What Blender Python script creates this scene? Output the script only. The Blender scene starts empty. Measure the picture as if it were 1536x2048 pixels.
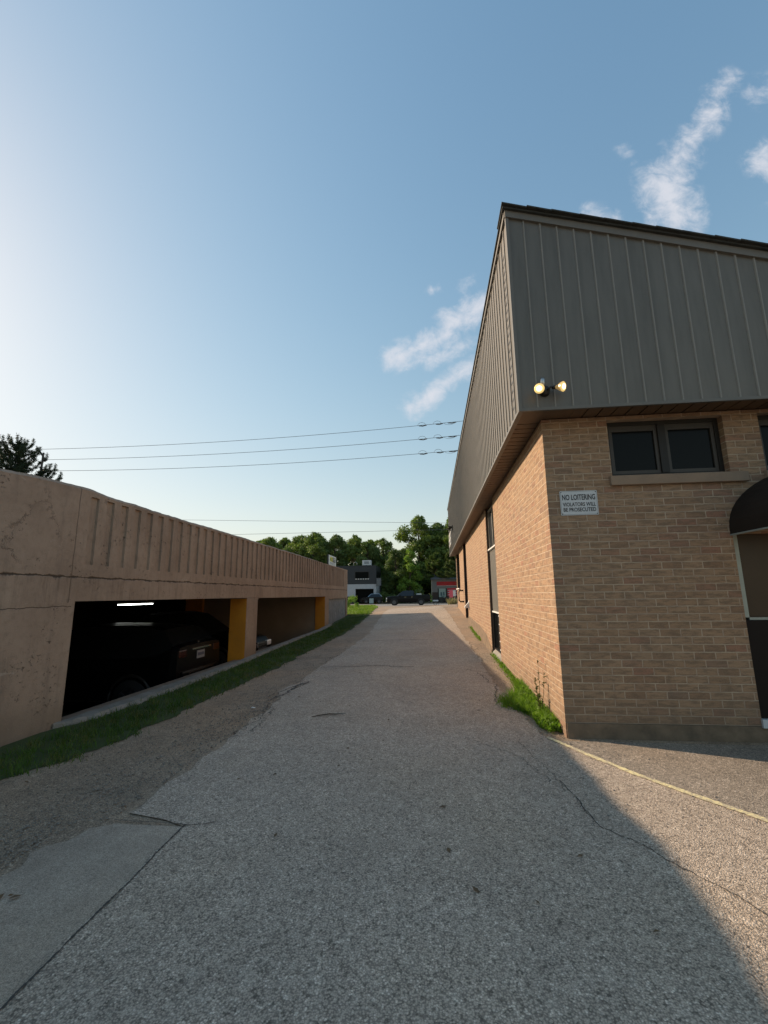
import bpy, bmesh, math, random
import numpy as np
from mathutils import Vector, Matrix
R = math.radians
random.seed(7); rng = np.random.default_rng(7)
S = bpy.context.scene
COL = S.collection

# ------------------------------------------------------------------ camera
CAMH = 1.45
cam_d = bpy.data.cameras.new('camera'); cam = bpy.data.objects.new('camera', cam_d); COL.objects.link(cam)
pt, rl, yw = R(10.5955), R(-0.6234), R(5.9518)
F = Vector((-math.sin(yw)*math.cos(pt), math.cos(yw)*math.cos(pt), math.sin(pt)))
R0 = Vector((math.cos(yw), math.sin(yw), 0)); U0 = R0.cross(F)
Rx = R0*math.cos(rl)+U0*math.sin(rl); Ux = -R0*math.sin(rl)+U0*math.cos(rl)
M = Matrix((Rx, Ux, -F)).transposed().to_4x4(); M.translation = (0, 0, CAMH)
cam.matrix_world = M
cam_d.sensor_fit = 'HORIZONTAL'; cam_d.sensor_width = 36.0; cam_d.lens = 883.0/1536*36
cam_d.clip_start = .05; cam_d.clip_end = 3000
S.camera = cam
S.render.resolution_x = 768; S.render.resolution_y = 1024

# ------------------------------------------------------------------ light and sky
SUN_EL, SUN_AZ = 25.2, 70.0        # azimuth: degrees left of +Y
sd = bpy.data.lights.new('sun', 'SUN'); so = bpy.data.objects.new('sun', sd); COL.objects.link(so)
to_sun = Vector((-math.sin(R(SUN_AZ))*math.cos(R(SUN_EL)), math.cos(R(SUN_AZ))*math.cos(R(SUN_EL)), math.sin(R(SUN_EL))))
so.rotation_euler = to_sun.to_track_quat('Z', 'Y').to_euler()
sd.energy = 4.0; sd.angle = R(0.5); sd.color = (1.0, .78, .56)
S.view_settings.view_transform = 'Standard'; S.view_settings.look = 'None'
S.view_settings.exposure = 0.85; S.view_settings.gamma = 1.0; S.view_settings.use_curve_mapping = False

W = bpy.data.worlds.new('World'); S.world = W; W.use_nodes = True
class NT:
    def __init__(s, tree): s.t = tree; s.n = tree.nodes; s.l = tree.links; s.n.clear()
    def node(s, typ, **kw):
        nd = s.n.new(typ)
        for k, v in kw.items(): setattr(nd, k, v)
        return nd
    def set(s, sock, v):
        if isinstance(v, bpy.types.NodeSocket): s.l.new(v, sock)
        elif v is not None: sock.default_value = v
    def m(s, op, a, b=None, c=None, clamp=False):
        nd = s.node('ShaderNodeMath', operation=op, use_clamp=clamp)
        s.set(nd.inputs[0], a)
        if b is not None: s.set(nd.inputs[1], b)
        if c is not None: s.set(nd.inputs[2], c)
        return nd.outputs[0]
    def sep(s, v):
        nd = s.node('ShaderNodeSeparateXYZ'); s.set(nd.inputs[0], v); return nd.outputs
    def comb(s, x, y, z=0.0):
        nd = s.node('ShaderNodeCombineXYZ')
        for i, v in enumerate((x, y, z)): s.set(nd.inputs[i], v)
        return nd.outputs[0]
    def noise(s, vec, scale, detail=4.0, rough=.55, dist=0.0):
        nd = s.node('ShaderNodeTexNoise'); s.set(nd.inputs['Vector'], vec)
        nd.inputs['Scale'].default_value = scale; nd.inputs['Detail'].default_value = detail
        nd.inputs['Roughness'].default_value = rough; nd.inputs['Distortion'].default_value = dist
        return nd.outputs['Fac']
    def voro(s, vec, scale, feature='F1', out='Distance', rand=1.0):
        nd = s.node('ShaderNodeTexVoronoi', feature=feature); s.set(nd.inputs['Vector'], vec)
        nd.inputs['Scale'].default_value = scale; nd.inputs['Randomness'].default_value = rand
        return nd.outputs[out]
    def ramp(s, fac, stops, interp='LINEAR'):
        nd = s.node('ShaderNodeValToRGB'); s.set(nd.inputs[0], fac); cr = nd.color_ramp; cr.interpolation = interp
        while len(cr.elements) > 1: cr.elements.remove(cr.elements[-1])
        for i, (p, c) in enumerate(stops):
            e = cr.elements[0] if i == 0 else cr.elements.new(p)
            e.position = p
            if not hasattr(c, '__len__'): c = (c, c, c)
            e.color = tuple(c)+(1.0,) if len(c) == 3 else c
        return nd.outputs[0]
    def mix(s, fac, a, b, mode='MIX'):
        nd = s.node('ShaderNodeMix', data_type='RGBA', blend_type=mode)
        s.set(nd.inputs[0], fac)
        for i, v in ((6, a), (7, b)):
            if not isinstance(v, bpy.types.NodeSocket):
                if not hasattr(v, '__len__'): v = (v, v, v)
                v = tuple(v)+(1.0,) if len(v) == 3 else v
            s.set(nd.inputs[i], v)
        return nd.outputs[2]
    def sstep(s, x, a, b):
        nd = s.node('ShaderNodeMapRange', interpolation_type='SMOOTHSTEP'); s.set(nd.inputs[0], x)
        s.set(nd.inputs[1], a); s.set(nd.inputs[2], b); nd.inputs[3].default_value = 0; nd.inputs[4].default_value = 1
        return nd.outputs[0]
    def bump(s, h, strength, dist=.01, normal=None):
        nd = s.node('ShaderNodeBump'); nd.inputs['Strength'].default_value = strength
        nd.inputs['Distance'].default_value = dist; s.set(nd.inputs['Height'], h)
        if normal is not None: s.set(nd.inputs['Normal'], normal)
        return nd.outputs[0]

t = NT(W.node_tree)
sky = t.node('ShaderNodeTexSky', sky_type='NISHITA', sun_disc=False)
sky.sun_elevation = R(SUN_EL); sky.sun_rotation = R(-SUN_AZ)
sky.altitude = 200; sky.air_density = 1.5; sky.dust_density = .75; sky.ozone_density = 1.2
d = t.sep(t.node('ShaderNodeTexCoord').outputs['Generated'])
yy0 = t.m('MAXIMUM', d[1], .05); u = t.m('DIVIDE', d[0], yy0); v = t.m('DIVIDE', d[2], yy0)
def capsule(ax, ay, bx, by, r, w=1.0):
    ex, ey = bx-ax, by-ay; L2 = ex*ex+ey*ey
    px = t.m('SUBTRACT', u, ax); py = t.m('SUBTRACT', v, ay)
    h = t.m('DIVIDE', t.m('ADD', t.m('MULTIPLY', px, ex), t.m('MULTIPLY', py, ey)), L2, clamp=True)
    dx = t.m('SUBTRACT', px, t.m('MULTIPLY', h, ex)); dy = t.m('SUBTRACT', py, t.m('MULTIPLY', h, ey))
    dd = t.m('SQRT', t.m('ADD', t.m('MULTIPLY', dx, dx), t.m('MULTIPLY', dy, dy)))
    return t.m('MULTIPLY', t.m('MAXIMUM', t.m('SUBTRACT', 1.0, t.m('DIVIDE', dd, r)), 0.0), w)
uv = t.comb(u, v, 0)
caps = [(.605, 1.00, .622, .90, .080, 1.25), (.62, 1.04, .66, 1.08, .06, 1.0), (.69, 1.12, .75, 1.20, .050, .95), (.77, 1.26, .80, 1.29, .045, .75), (.43, .92, .47, .90, .050, .85), (.48, .88, .56, .86, .04, .8), (.52, 1.12, .54, 1.08, .03, .4),
        (.845, 1.03, .90, 1.06, .060, 1.2), (.87, 1.24, .92, 1.26, .06, .65), (.85, .90, .90, .92, .04, .4),
        (-.07, .575, .0, .60, .050, 1.1), (.0, .60, .06, .63, .050, 1.1), (.07, .655, .15, .70, .055, 1.1), (.02, .56, .11, .60, .035, .9), (.02, .755, .04, .757, .02, .6), (.10, .75, .13, .77, .03, .5),
        (-.035, .445, .02, .475, .040, 1.1), (.04, .50, .12, .545, .036, .95), (-.97, .18, -.90, .182, .02, .5), (-.80, .165, -.72, .168, .016, .4)]
tot = None
for c in caps:
    k = capsule(*c[:4], c[4]*1.22, c[5]); tot = k if tot is None else t.m('MAXIMUM', tot, k)
nz = t.noise(uv, 17, 8, .62, .5); nz2 = t.noise(uv, 55, 6, .6, .3)
f = t.m('ADD', t.m('MULTIPLY', tot, 1.15), t.m('MULTIPLY', t.m('SUBTRACT', nz, .5), 2.6))
f = t.m('ADD', f, t.m('MULTIPLY', t.m('SUBTRACT', nz2, .5), .8))
mask = t.m('MULTIPLY', t.sstep(f, .10, 1.75), t.sstep(tot, 0.0, .35))
mask = t.m('MULTIPLY', mask, .85)
hs = t.node('ShaderNodeHueSaturation'); hs.inputs['Saturation'].default_value = 1.22; hs.inputs['Value'].default_value = 1.0
t.l.new(sky.outputs[0], hs.inputs['Color'])
sc_ = t.sep(hs.outputs[0])          # soft shoulder so the glow round the sun does not burn out
soft = [t.m('DIVIDE', t.m('MULTIPLY', sc_[i], 1.50), t.m('ADD', 1.0, t.m('DIVIDE', sc_[i], 5.2))) for i in range(3)]
skyc = t.mix(mask, t.comb(*soft), (3.9, 3.95, 4.25))
bg = t.node('ShaderNodeBackground'); t.l.new(skyc, bg.inputs['Color']); bg.inputs['Strength'].default_value = .108
t.l.new(bg.outputs[0], t.node('ShaderNodeOutputWorld').inputs[0])

# ------------------------------------------------------------------ materials
def mat(name, fn=None, col=(.5, .5, .5), rough=.8, metal=0.0, spec=.5, emit=None, es=1.0):
    m = bpy.data.materials.new(name); m.use_nodes = True
    k = NT(m.node_tree); k.b = k.node('ShaderNodeBsdfPrincipled'); k.o = k.node('ShaderNodeOutputMaterial')
    k.l.new(k.b.outputs[0], k.o.inputs[0])
    k.b.inputs['Base Color'].default_value = tuple(col)+(1,); k.b.inputs['Roughness'].default_value = rough
    k.b.inputs['Metallic'].default_value = metal; k.b.inputs['Specular IOR Level'].default_value = spec
    if emit: k.b.inputs['Emission Color'].default_value = tuple(emit)+(1,); k.b.inputs['Emission Strength'].default_value = es
    k.P = k.node('ShaderNodeTexCoord').outputs['Object']
    if fn: fn(k)
    return m
def varied(a, b, scale=3.0, rough=.8, bump=0.0, bs=40.0, metal=0.0, spec=.4):
    def fn(k):
        n = k.noise(k.P, scale, 6, .6); n2 = k.noise(k.P, bs, 3)
        c = k.mix(k.ramp(n, [(.3, 0.0), (.7, 1.0)]), a, b)
        c = k.mix(k.m('MULTIPLY', n2, .35), c, tuple(x*.6 for x in a))
        k.l.new(c, k.b.inputs['Base Color']); k.b.inputs['Roughness'].default_value = rough; k.b.inputs['Metallic'].default_value = metal
        k.b.inputs['Specular IOR Level'].default_value = spec
        if bump: k.l.new(k.bump(n2, bump, .01), k.b.inputs['Normal'])
    return fn

def asphalt_fn(lo, mid, hi, tint, s1=120.0, big=.35, bump=.9):
    def fn(k):
        P = k.P
        v = k.node('ShaderNodeTexVoronoi'); v.inputs['Scale'].default_value = s1; k.l.new(P, v.inputs['Vector'])
        cr = k.sep(v.outputs['Color'])
        v2 = k.node('ShaderNodeTexVoronoi'); v2.inputs['Scale'].default_value = s1*.45; k.l.new(P, v2.inputs['Vector'])
        cr2 = k.sep(v2.outputs['Color'])
        g = k.m('ADD', k.m('MULTIPLY', cr[0], .62), k.m('MULTIPLY', cr2[1], .38))
        c = k.ramp(g, [(.05, lo), (.42, mid), (.72, mid), (.95, hi)])
        e = k.m('MULTIPLY', k.sstep(v.outputs['Distance'], .35, .75), .55)
        c = k.mix(e, c, tuple(x*.35 for x in lo))
        big1 = k.noise(P, .8, 5, .6); big2 = k.noise(P, 5.0, 5, .65)
        w = k.ramp(k.m('ADD', k.m('MULTIPLY', big1, .6), k.m('MULTIPLY', big2, .4)), [(.35, 1-big), (.65, 1+big*.4)])
        c = k.mix(1.0, c, w, 'MULTIPLY')
        st_ = k.noise(P, 2.3, 6, .75, 1.2); c = k.mix(k.m('MULTIPLY', k.sstep(st_, .60, .74), .30), c, tuple(x*.6 for x in lo))
        dst = k.noise(P, 9.0, 5, .7); c = k.mix(k.m('MULTIPLY', k.sstep(dst, .52, .75), .28), c, tuple(x*.8 for x in hi))
        tn = k.noise(P, .45, 3)
        c = k.mix(k.sstep(tn, .42, .7), c, k.mix(1.0, c, tint, 'MULTIPLY'))
        k.l.new(c, k.b.inputs['Base Color']); k.b.inputs['Roughness'].default_value = .78; k.b.inputs['Specular IOR Level'].default_value = .45
        hgt = k.m('ADD', k.m('SUBTRACT', 1.0, v.outputs['Distance']), k.m('MULTIPLY', g, .8))
        k.l.new(k.bump(hgt, bump, .004), k.b.inputs['Normal'])
    return fn
M_ASPH = mat('asphalt', asphalt_fn((.16, .128, .098), (.53, .43, .335), (.88, .75, .61), (1.03, 1.0, .95), 125, .20))
M_PATCH = mat('patch', asphalt_fn((.36, .295, .225), (.50, .41, .32), (.64, .54, .43), (1.06, 1.0, .93), 190, .34, .6))
M_GRAVEL = mat('gravel', asphalt_fn((.19, .138, .095), (.41, .31, .215), (.68, .54, .40), (1.10, .98, .86), 120, .34, 1.0))
M_LOT = mat('lot_asphalt', asphalt_fn((.15, .125, .10), (.35, .295, .235), (.68, .58, .48), (1.08, .98, .88), 110, .25))
M_STREET = mat('street', asphalt_fn((.20, .20, .195), (.27, .265, .255), (.34, .33, .31), (1.05, 1, .95), 40, .2, .3))
M_CRACK = mat('crack', col=(.06, .054, .047), rough=.95)
M_SOIL = mat('lawn_soil', varied((.035, .055, .014), (.06, .085, .022), 4, .95, .6, 90))

def line_fn(k):
    n = k.noise(k.P, 60, 5, .7); n2 = k.noise(k.P, 4, 3)
    f = k.sstep(k.m('ADD', n, k.m('MULTIPLY', n2, .5)), .60, .86)
    k.l.new(k.mix(f, (.78, .68, .36), (.36, .31, .24)), k.b.inputs['Base Color'])
M_LINE = mat('line_paint', line_fn, rough=.8)

def brick_fn(k):
    P = k.sep(k.P)
    h = k.m('ADD', P[0], P[1])
    vec = k.comb(h, P[2], 0)
    wob = k.noise(vec, 22, 2); wv = k.m('MULTIPLY', k.m('SUBTRACT', wob, .5), .010)
    vec2 = k.comb(k.m('ADD', h, wv), k.m('ADD', P[2], wv), 0)
    b = k.node('ShaderNodeTexBrick'); k.l.new(vec2, b.inputs['Vector'])
    b.offset = .5; b.squash = 1.0
    for n_, v_ in (('Scale', 1.0), ('Mortar Size', .0062), ('Mortar Smooth', .35), ('Bias', 0.0), ('Brick Width', .203), ('Row Height', .0765)):
        b.inputs[n_].default_value = v_
    b.inputs['Color1'].default_value = (0, 0, 0, 1); b.inputs['Color2'].default_value = (1, 1, 1, 1); b.inputs['Mortar'].default_value = (.5, .5, .5, 1)
    tone = k.sep(b.outputs['Color'])[0]
    c = k.ramp(tone, [(0, (.255, .155, .095)), (.2, (.315, .20, .120)), (.5, (.345, .222, .136)), (.80, (.315, .208, .130)), (.92, (.30, .155, .10)), (1, (.24, .16, .108))])
    sm = k.noise(k.comb(k.m('MULTIPLY', h, 2.2), k.m('MULTIPLY', P[2], 9), 0), 3.2, 5, .7)
    c = k.mix(k.m('MULTIPLY', k.sstep(sm, .42, .62), .74), c, (.165, .112, .074))
    sm2 = k.noise(vec, 75, 4, .7)
    c = k.mix(k.m('MULTIPLY', k.sstep(sm2, .45, .8), .45), c, (.40, .29, .20))
    bigd = k.noise(vec, .9, 4)
    c = k.mix(k.m('MULTIPLY', k.sstep(bigd, .5, .75), .28), c, (.20, .155, .115))
    mort = k.mix(k.sstep(k.noise(vec, 5, 4), .35, .65), (.46, .355, .255), (.34, .25, .18))
    c = k.mix(b.outputs['Fac'], c, mort)
    spl = k.m('MULTIPLY', k.m('SUBTRACT', 1.0, k.sstep(k.m('ADD', P[2], k.m('MULTIPLY', k.noise(vec, 4, 5), .5)), .25, .85)), .38)
    c = k.mix(spl, c, (.13, .10, .075))
    dr = k.noise(k.comb(k.m('MULTIPLY', h, 6), k.m('MULTIPLY', P[2], .6), 0), 1.4, 5, .7); c = k.mix(k.m('MULTIPLY', k.sstep(dr, .55, .75), .25), c, (.14, .11, .085))
    chip = k.sstep(k.noise(vec, 26, 3, .6), .70, .74); c = k.mix(k.m('MULTIPLY', chip, .8), c, (.10, .075, .06))
    k.l.new(c, k.b.inputs['Base Color']); k.b.inputs['Roughness'].default_value = .88; k.b.inputs['Specular IOR Level'].default_value = .25
    hh = k.m('ADD', k.m('MULTIPLY', k.m('SUBTRACT', 1.0, b.outputs['Fac']), 1.0), k.m('ADD', k.m('MULTIPLY', sm2, .45), k.m('MULTIPLY', sm, .55)))
    k.l.new(k.bump(hh, .75, .008), k.b.inputs['Normal'])
M_BRICK = mat('brick', brick_fn)

def concrete_paint_fn(k):
    P = k.sep(k.P); vec = k.comb(P[1], P[2], P[0])
    n = k.noise(k.P, 1.3, 6, .65); n2 = k.noise(k.P, 14, 6, .7)
    c = k.ramp(n, [(.3, (.27, .20, .152)), (.5, (.345, .26, .20)), (.72, (.40, .31, .24))])
    c = k.mix(k.m('MULTIPLY', k.sstep(n2, .45, .75), .5), c, (.22, .165, .12))
    st = k.noise(k.comb(k.m('MULTIPLY', P[1], 5), k.m('MULTIPLY', P[2], .7), 0), 1.5, 5, .7)
    c = k.mix(k.m('MULTIPLY', k.sstep(st, .48, .72), .48), c, (.20, .155, .125))
    und = k.m('MULTIPLY', k.m('MULTIPLY', k.sstep(k.noise(k.comb(k.m('MULTIPLY', P[1], 9), k.m('MULTIPLY', P[2], .8), 5), 1.5, 5, .75), .50, .68), k.sstep(P[2], 1.15, 1.66)), k.m('LESS_THAN', P[2], 1.69))
    c = k.mix(k.m('MULTIPLY', und, .42), c, (.13, .09, .065))
    grm = k.m('MULTIPLY', k.m('SUBTRACT', 1.0, k.sstep(k.m('ADD', P[2], k.m('MULTIPLY', n2, .5)), .28, .75)), .5)
    c = k.mix(grm, c, (.15, .12, .09))
    # crack line along z=1.70 and a lower one
    w = k.m('MULTIPLY', k.m('SUBTRACT', k.noise(k.comb(P[1], 0, 0), 3.0, 7, .7), .5), .10)
    wid = k.m('MULTIPLY', k.sstep(k.noise(k.comb(P[1], 3, 0), 5.0, 5, .7), .36, .70), .032)
    dz = k.m('ABSOLUTE', k.m('SUBTRACT', k.m('SUBTRACT', P[2], 1.70), w))
    crk = k.m('SUBTRACT', 1.0, k.sstep(dz, k.m('MULTIPLY', wid, .2), k.m('ADD', wid, .004)))
    crk = k.m('MULTIPLY', crk, .85)
    w2 = k.m('MULTIPLY', k.m('SUBTRACT', k.noise(k.comb(P[1], 7, 0), 2.0, 6, .7), .5), .12)
    dz2 = k.m('ABSOLUTE', k.m('SUBTRACT', k.m('SUBTRACT', P[2], 1.35), w2))
    c2 = k.m('MULTIPLY', k.m('SUBTRACT', 1.0, k.sstep(dz2, .001, .007)), k.m('LESS_THAN', P[1], 4.98))
    crk = k.m('MAXIMUM', crk, k.m('MULTIPLY', c2, .7))
    dy = k.m('ABSOLUTE', k.m('SUBTRACT', k.m('ADD', P[1], k.m('MULTIPLY', k.m('SUBTRACT', k.noise(vec, 6, 4), .5), .02)), 4.93))
    crk = k.m('MAXIMUM', crk, k.m('MULTIPLY', k.m('MULTIPLY', k.m('SUBTRACT', 1.0, k.sstep(dy, .002, .008)), k.m('GREATER_THAN', P[2], 1.4)), .6))
    # random web cracks and pits
    vv = k.voro(k.comb(k.m('ADD', P[1], k.m('MULTIPLY', n2, .5)), k.m('ADD', P[2], k.m('MULTIPLY', n, .4)), 0), 1.1, 'DISTANCE_TO_EDGE')
    web = k.m('MULTIPLY', k.m('MULTIPLY', k.m('SUBTRACT', 1.0, k.sstep(vv, .002, .010)), k.sstep(k.noise(vec, 1.1, 3), .52, .66)), .5)
    crk = k.m('MAXIMUM', crk, web)
    pit = k.m('MULTIPLY', k.m('SUBTRACT', 1.0, k.sstep(k.voro(vec, 7.0), .03, .07)), k.sstep(k.noise(vec, 3, 2), .45, .6))
    pit2 = k.m('MULTIPLY', k.m('MULTIPLY', k.sstep(k.noise(vec, 20, 5, .75), .56, .64), k.sstep(k.noise(vec, 2.4, 2), .55, .64)), .7)
    crk = k.m('MAXIMUM', crk, k.m('MAXIMUM', k.m('MULTIPLY', pit, .7), pit2))
    c = k.mix(crk, c, (.05, .038, .03))
    pale = k.m('MULTIPLY', k.sstep(k.noise(k.comb(P[1], k.m('MULTIPLY', P[2], 3), 2), 3.2, 6, .75), .64, .70), .35)
    c = k.mix(pale, c, (.52, .46, .40))
    k.l.new(c, k.b.inputs['Base Color']); k.b.inputs['Roughness'].default_value = .9; k.b.inputs['Specular IOR Level'].default_value = .2
    hh = k.m('SUBTRACT', k.m('ADD', n2, k.m('MULTIPLY', k.noise(k.P, 70, 4), .5)), k.m('MULTIPLY', crk, 2.0))
    k.l.new(k.bump(hh, .6, .008), k.b.inputs['Normal'])
M_CPAINT = mat('painted_concrete', concrete_paint_fn)
M_CONC = mat('concrete', varied((.30, .275, .235), (.20, .185, .16), 5, .9, .8, 50))
M_FOUND = mat('foundation', varied((.23, .165, .11), (.10, .078, .055), 7, .95, .9, 22))
def rough_panel_fn(k):
    P = k.sep(k.P)
    n = k.noise(k.comb(P[1], k.m('MULTIPLY', P[2], .5), 0), 7, 8, .75, 1.5)
    c = k.ramp(n, [(.3, (.10, .11, .12)), (.5, (.19, .20, .21)), (.68, (.33, .34, .345))])
    k.l.new(c, k.b.inputs['Base Color']); k.l.new(k.bump(n, .8, .02), k.b.inputs['Normal']); k.b.inputs['Roughness'].default_value = .9
M_GREYPANEL = mat('grey_panel', rough_panel_fn)
M_ORANGE = mat('orange_paint', varied((.62, .26, .02), (.50, .20, .02), 3, .7, .2, 30))
M_INNER = mat('inner_wall', varied((.30, .25, .20), (.24, .20, .16), 2, .9, .2, 30))
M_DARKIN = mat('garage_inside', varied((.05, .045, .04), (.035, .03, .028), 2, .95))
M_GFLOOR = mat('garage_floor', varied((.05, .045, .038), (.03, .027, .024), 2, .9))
def siding(base, dirt):
    def fn(k):
        P = k.sep(k.P); h = k.m('ADD', P[0], P[1])
        pn = k.node('ShaderNodeTexWhiteNoise', noise_dimensions='1D'); k.l.new(k.m('FLOOR', k.m('DIVIDE', h, .19)), pn.inputs['W'])
        n = k.noise(k.comb(k.m('MULTIPLY', h, 4), k.m('MULTIPLY', P[2], .5), 0), 2, 6, .65)
        c = k.mix(k.sstep(n, .35, .75), base, dirt)
        c = k.mix(k.m('MULTIPLY', pn.outputs['Value'], .14), c, tuple(x*.6 for x in base))
        k.l.new(c, k.b.inputs['Base Color']); k.b.inputs['Roughness'].default_value = .48; k.b.inputs['Metallic'].default_value = .35; k.b.inputs['Specular IOR Level'].default_value = .2
        k.l.new(k.bump(k.noise(k.P, 3.5, 3), .25, .02), k.b.inputs['Normal'])
    return fn
M_SIDING = mat('grey_siding', siding((.160, .148, .130), (.130, .121, .107)))
M_TRIM = mat('siding_trim', varied((.16, .152, .135), (.13, .123, .11), 3, .5))
M_RIBLIT = mat('siding_rib_lit', varied((.25, .235, .21), (.20, .19, .17), 3, .5))  # paler than the siding: light caught on the rib edges, put into the colour
M_SOFFIT = mat('soffit', varied((.165, .105, .062), (.115, .075, .046), 3, .6, .2, 30))
M_SHINGLE = mat('shingles', varied((.03, .032, .03), (.055, .055, .05), 9, .95, .6, 60))
M_DKFRAME = mat('dark_bronze_frame', varied((.014, .011, .009), (.011, .009, .007), 6, .55))
M_FRAMEHI = mat('bronze_sash', varied((.055, .046, .038), (.04, .034, .028), 6, .45))
M_GLASS = mat('dark_glass', col=(.007, .008, .008), rough=.10, spec=.10)
M_FGLASS = mat('far_glass', col=(.006, .007, .007), rough=.4, spec=.03)
M_BLIND = mat('screened_glass', varied((.03, .03, .03), (.018, .018, .02), 3, .25, 0, 20, 0, .5))
M_JAMB = mat('bronze_jamb', varied((.045, .028, .02), (.035, .022, .016), 5, .7))
M_CORR = mat('corrugated_panel', varied((.30, .275, .235), (.25, .23, .195), 5, .5))
M_WHITE = mat('white_paint', varied((.74, .73, .70), (.62, .61, .58), 4, .5))
M_WSIGN = mat('sign_white', varied((.60, .61, .62), (.50, .52, .53), 5, .35, 0, 40))
M_BLACK = mat('black_paint', col=(.01, .01, .011), rough=.4)
M_SILL = mat('stone_sill', varied((.30, .215, .15), (.24, .175, .125), 5, .85, .4, 60))
M_CANOPY = mat('canopy_fabric', varied((.032, .024, .019), (.025, .019, .015), 3, .8, .3, 200, 0, .1))
M_POST = mat('aluminium_frame', varied((.36, .40, .37), (.28, .31, .29), 5, .4, metal=.3))
M_DOORPANEL = mat('door_panel', varied((.012, .008, .007), (.009, .006, .006), 4, .5, 0, 40, 0, .15))
M_TINT = mat('bronze_glazing', varied((.075, .050, .034), (.055, .040, .028), 2, .25, 0, 40, 0, .2))
M_METAL = mat('galvanised', col=(.45, .45, .44), rough=.35, metal=.9)
M_BLKMETAL = mat('black_metal', col=(.015, .013, .011), rough=.45)
def bulb_fn(k):
    P = k.sep(k.P)
    k.b.inputs['Base Color'].default_value = (.75, .55, .25, 1); k.b.inputs['Roughness'].default_value = .25
    k.b.inputs['Emission Color'].default_value = (1.0, .72, .27, 1); k.b.inputs['Emission Strength'].default_value = .38
M_BULB = mat('lamp_lens', bulb_fn)
M_BULBHOT = mat('lamp_filament', col=(1, .8, .4), emit=(1.0, .82, .36), es=2.4)
M_REFL = mat('lamp_reflector', col=(.55, .42, .22), rough=.3, metal=.5, emit=(1, .6, .2), es=.12)
M_TUBE = mat('fluorescent_tube', col=(1, 1, 1), emit=(.95, 1.0, .93), es=5.0)
M_CARBLK = mat('black_car_paint', col=(.003, .003, .0035), rough=.3, spec=.18)
M_CARGLS = mat('car_glass', col=(.01, .011, .012), rough=.05, spec=.6)
M_TYRE = mat('tyre', col=(.014, .014, .014), rough=.85)
M_RIM = mat('alloy_rim', col=(.10, .10, .105), rough=.35, metal=.8)
M_CHROME = mat('chrome', col=(.75, .75, .76), rough=.12, metal=1.0)
M_RED = mat('red_lens', col=(.03, .002, .002), rough=.25)
M_LAMP = mat('headlamp', col=(.8, .8, .8), rough=.15, spec=.8)
M_PLATE = mat('number_plate', col=(.22, .22, .23), rough=.5)
M_GREEN = {}
def leaf_mat(name, a, b, sc=1.2, tr=.3, dry=None):
    m = bpy.data.materials.new(name); m.use_nodes = True; k = NT(m.node_tree); k.o = k.node('ShaderNodeOutputMaterial')
    P = k.node('ShaderNodeTexCoord').outputs['Object']
    n = k.noise(P, sc, 4, .6); n2 = k.noise(P, sc*7, 2)
    c = k.mix(k.sstep(k.m('ADD', k.m('MULTIPLY', n, .7), k.m('MULTIPLY', n2, .3)), .38, .64), a, b)
    if dry: c = k.mix(k.m('MULTIPLY', k.sstep(k.m('ADD', k.m('MULTIPLY', k.noise(P, 2.6, 4, .7), .6), k.m('MULTIPLY', k.noise(P, 140, 1), .4)), .50, .60), .75), c, dry)
    df = k.node('ShaderNodeBsdfPrincipled'); k.l.new(c, df.inputs['Base Color']); df.inputs['Roughness'].default_value = .6; df.inputs['Specular IOR Level'].default_value = .25
    tl = k.node('ShaderNodeBsdfTranslucent'); k.l.new(k.mix(1.0, c, (1.3, 1.5, .6), 'MULTIPLY'), tl.inputs['Color'])
    mx = k.node('ShaderNodeMixShader'); mx.inputs[0].default_value = tr
    k.l.new(df.outputs[0], mx.inputs[1]); k.l.new(tl.outputs[0], mx.inputs[2]); k.l.new(mx.outputs[0], k.o.inputs[0])
    return m
M_GRASS = leaf_mat('grass', (.035, .085, .012), (.085, .155, .028), 1.5, .3, (.17, .145, .06))
M_LAWN = leaf_mat('lawn_green', (.10, .17, .022), (.20, .27, .05), 1.2, .35)
M_WEED = leaf_mat('weed', (.08, .16, .018), (.18, .29, .04), 8, .4)
M_LEAFD = leaf_mat('leaf_dark', (.062, .095, .028), (.13, .185, .052), .5, .22)
M_LEAFM = leaf_mat('leaf_mid', (.09, .135, .034), (.18, .24, .062), .5, .28)
M_LEAFL = leaf_mat('leaf_light', (.12, .20, .03), (.21, .31, .06), .6, .38)
M_PINE = leaf_mat('pine_needles', (.020, .034, .020), (.04, .06, .032), 1.0, .1)
M_BARK = mat('bark', varied((.09, .07, .05), (.05, .04, .03), 6, .95, .8, 30))

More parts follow.
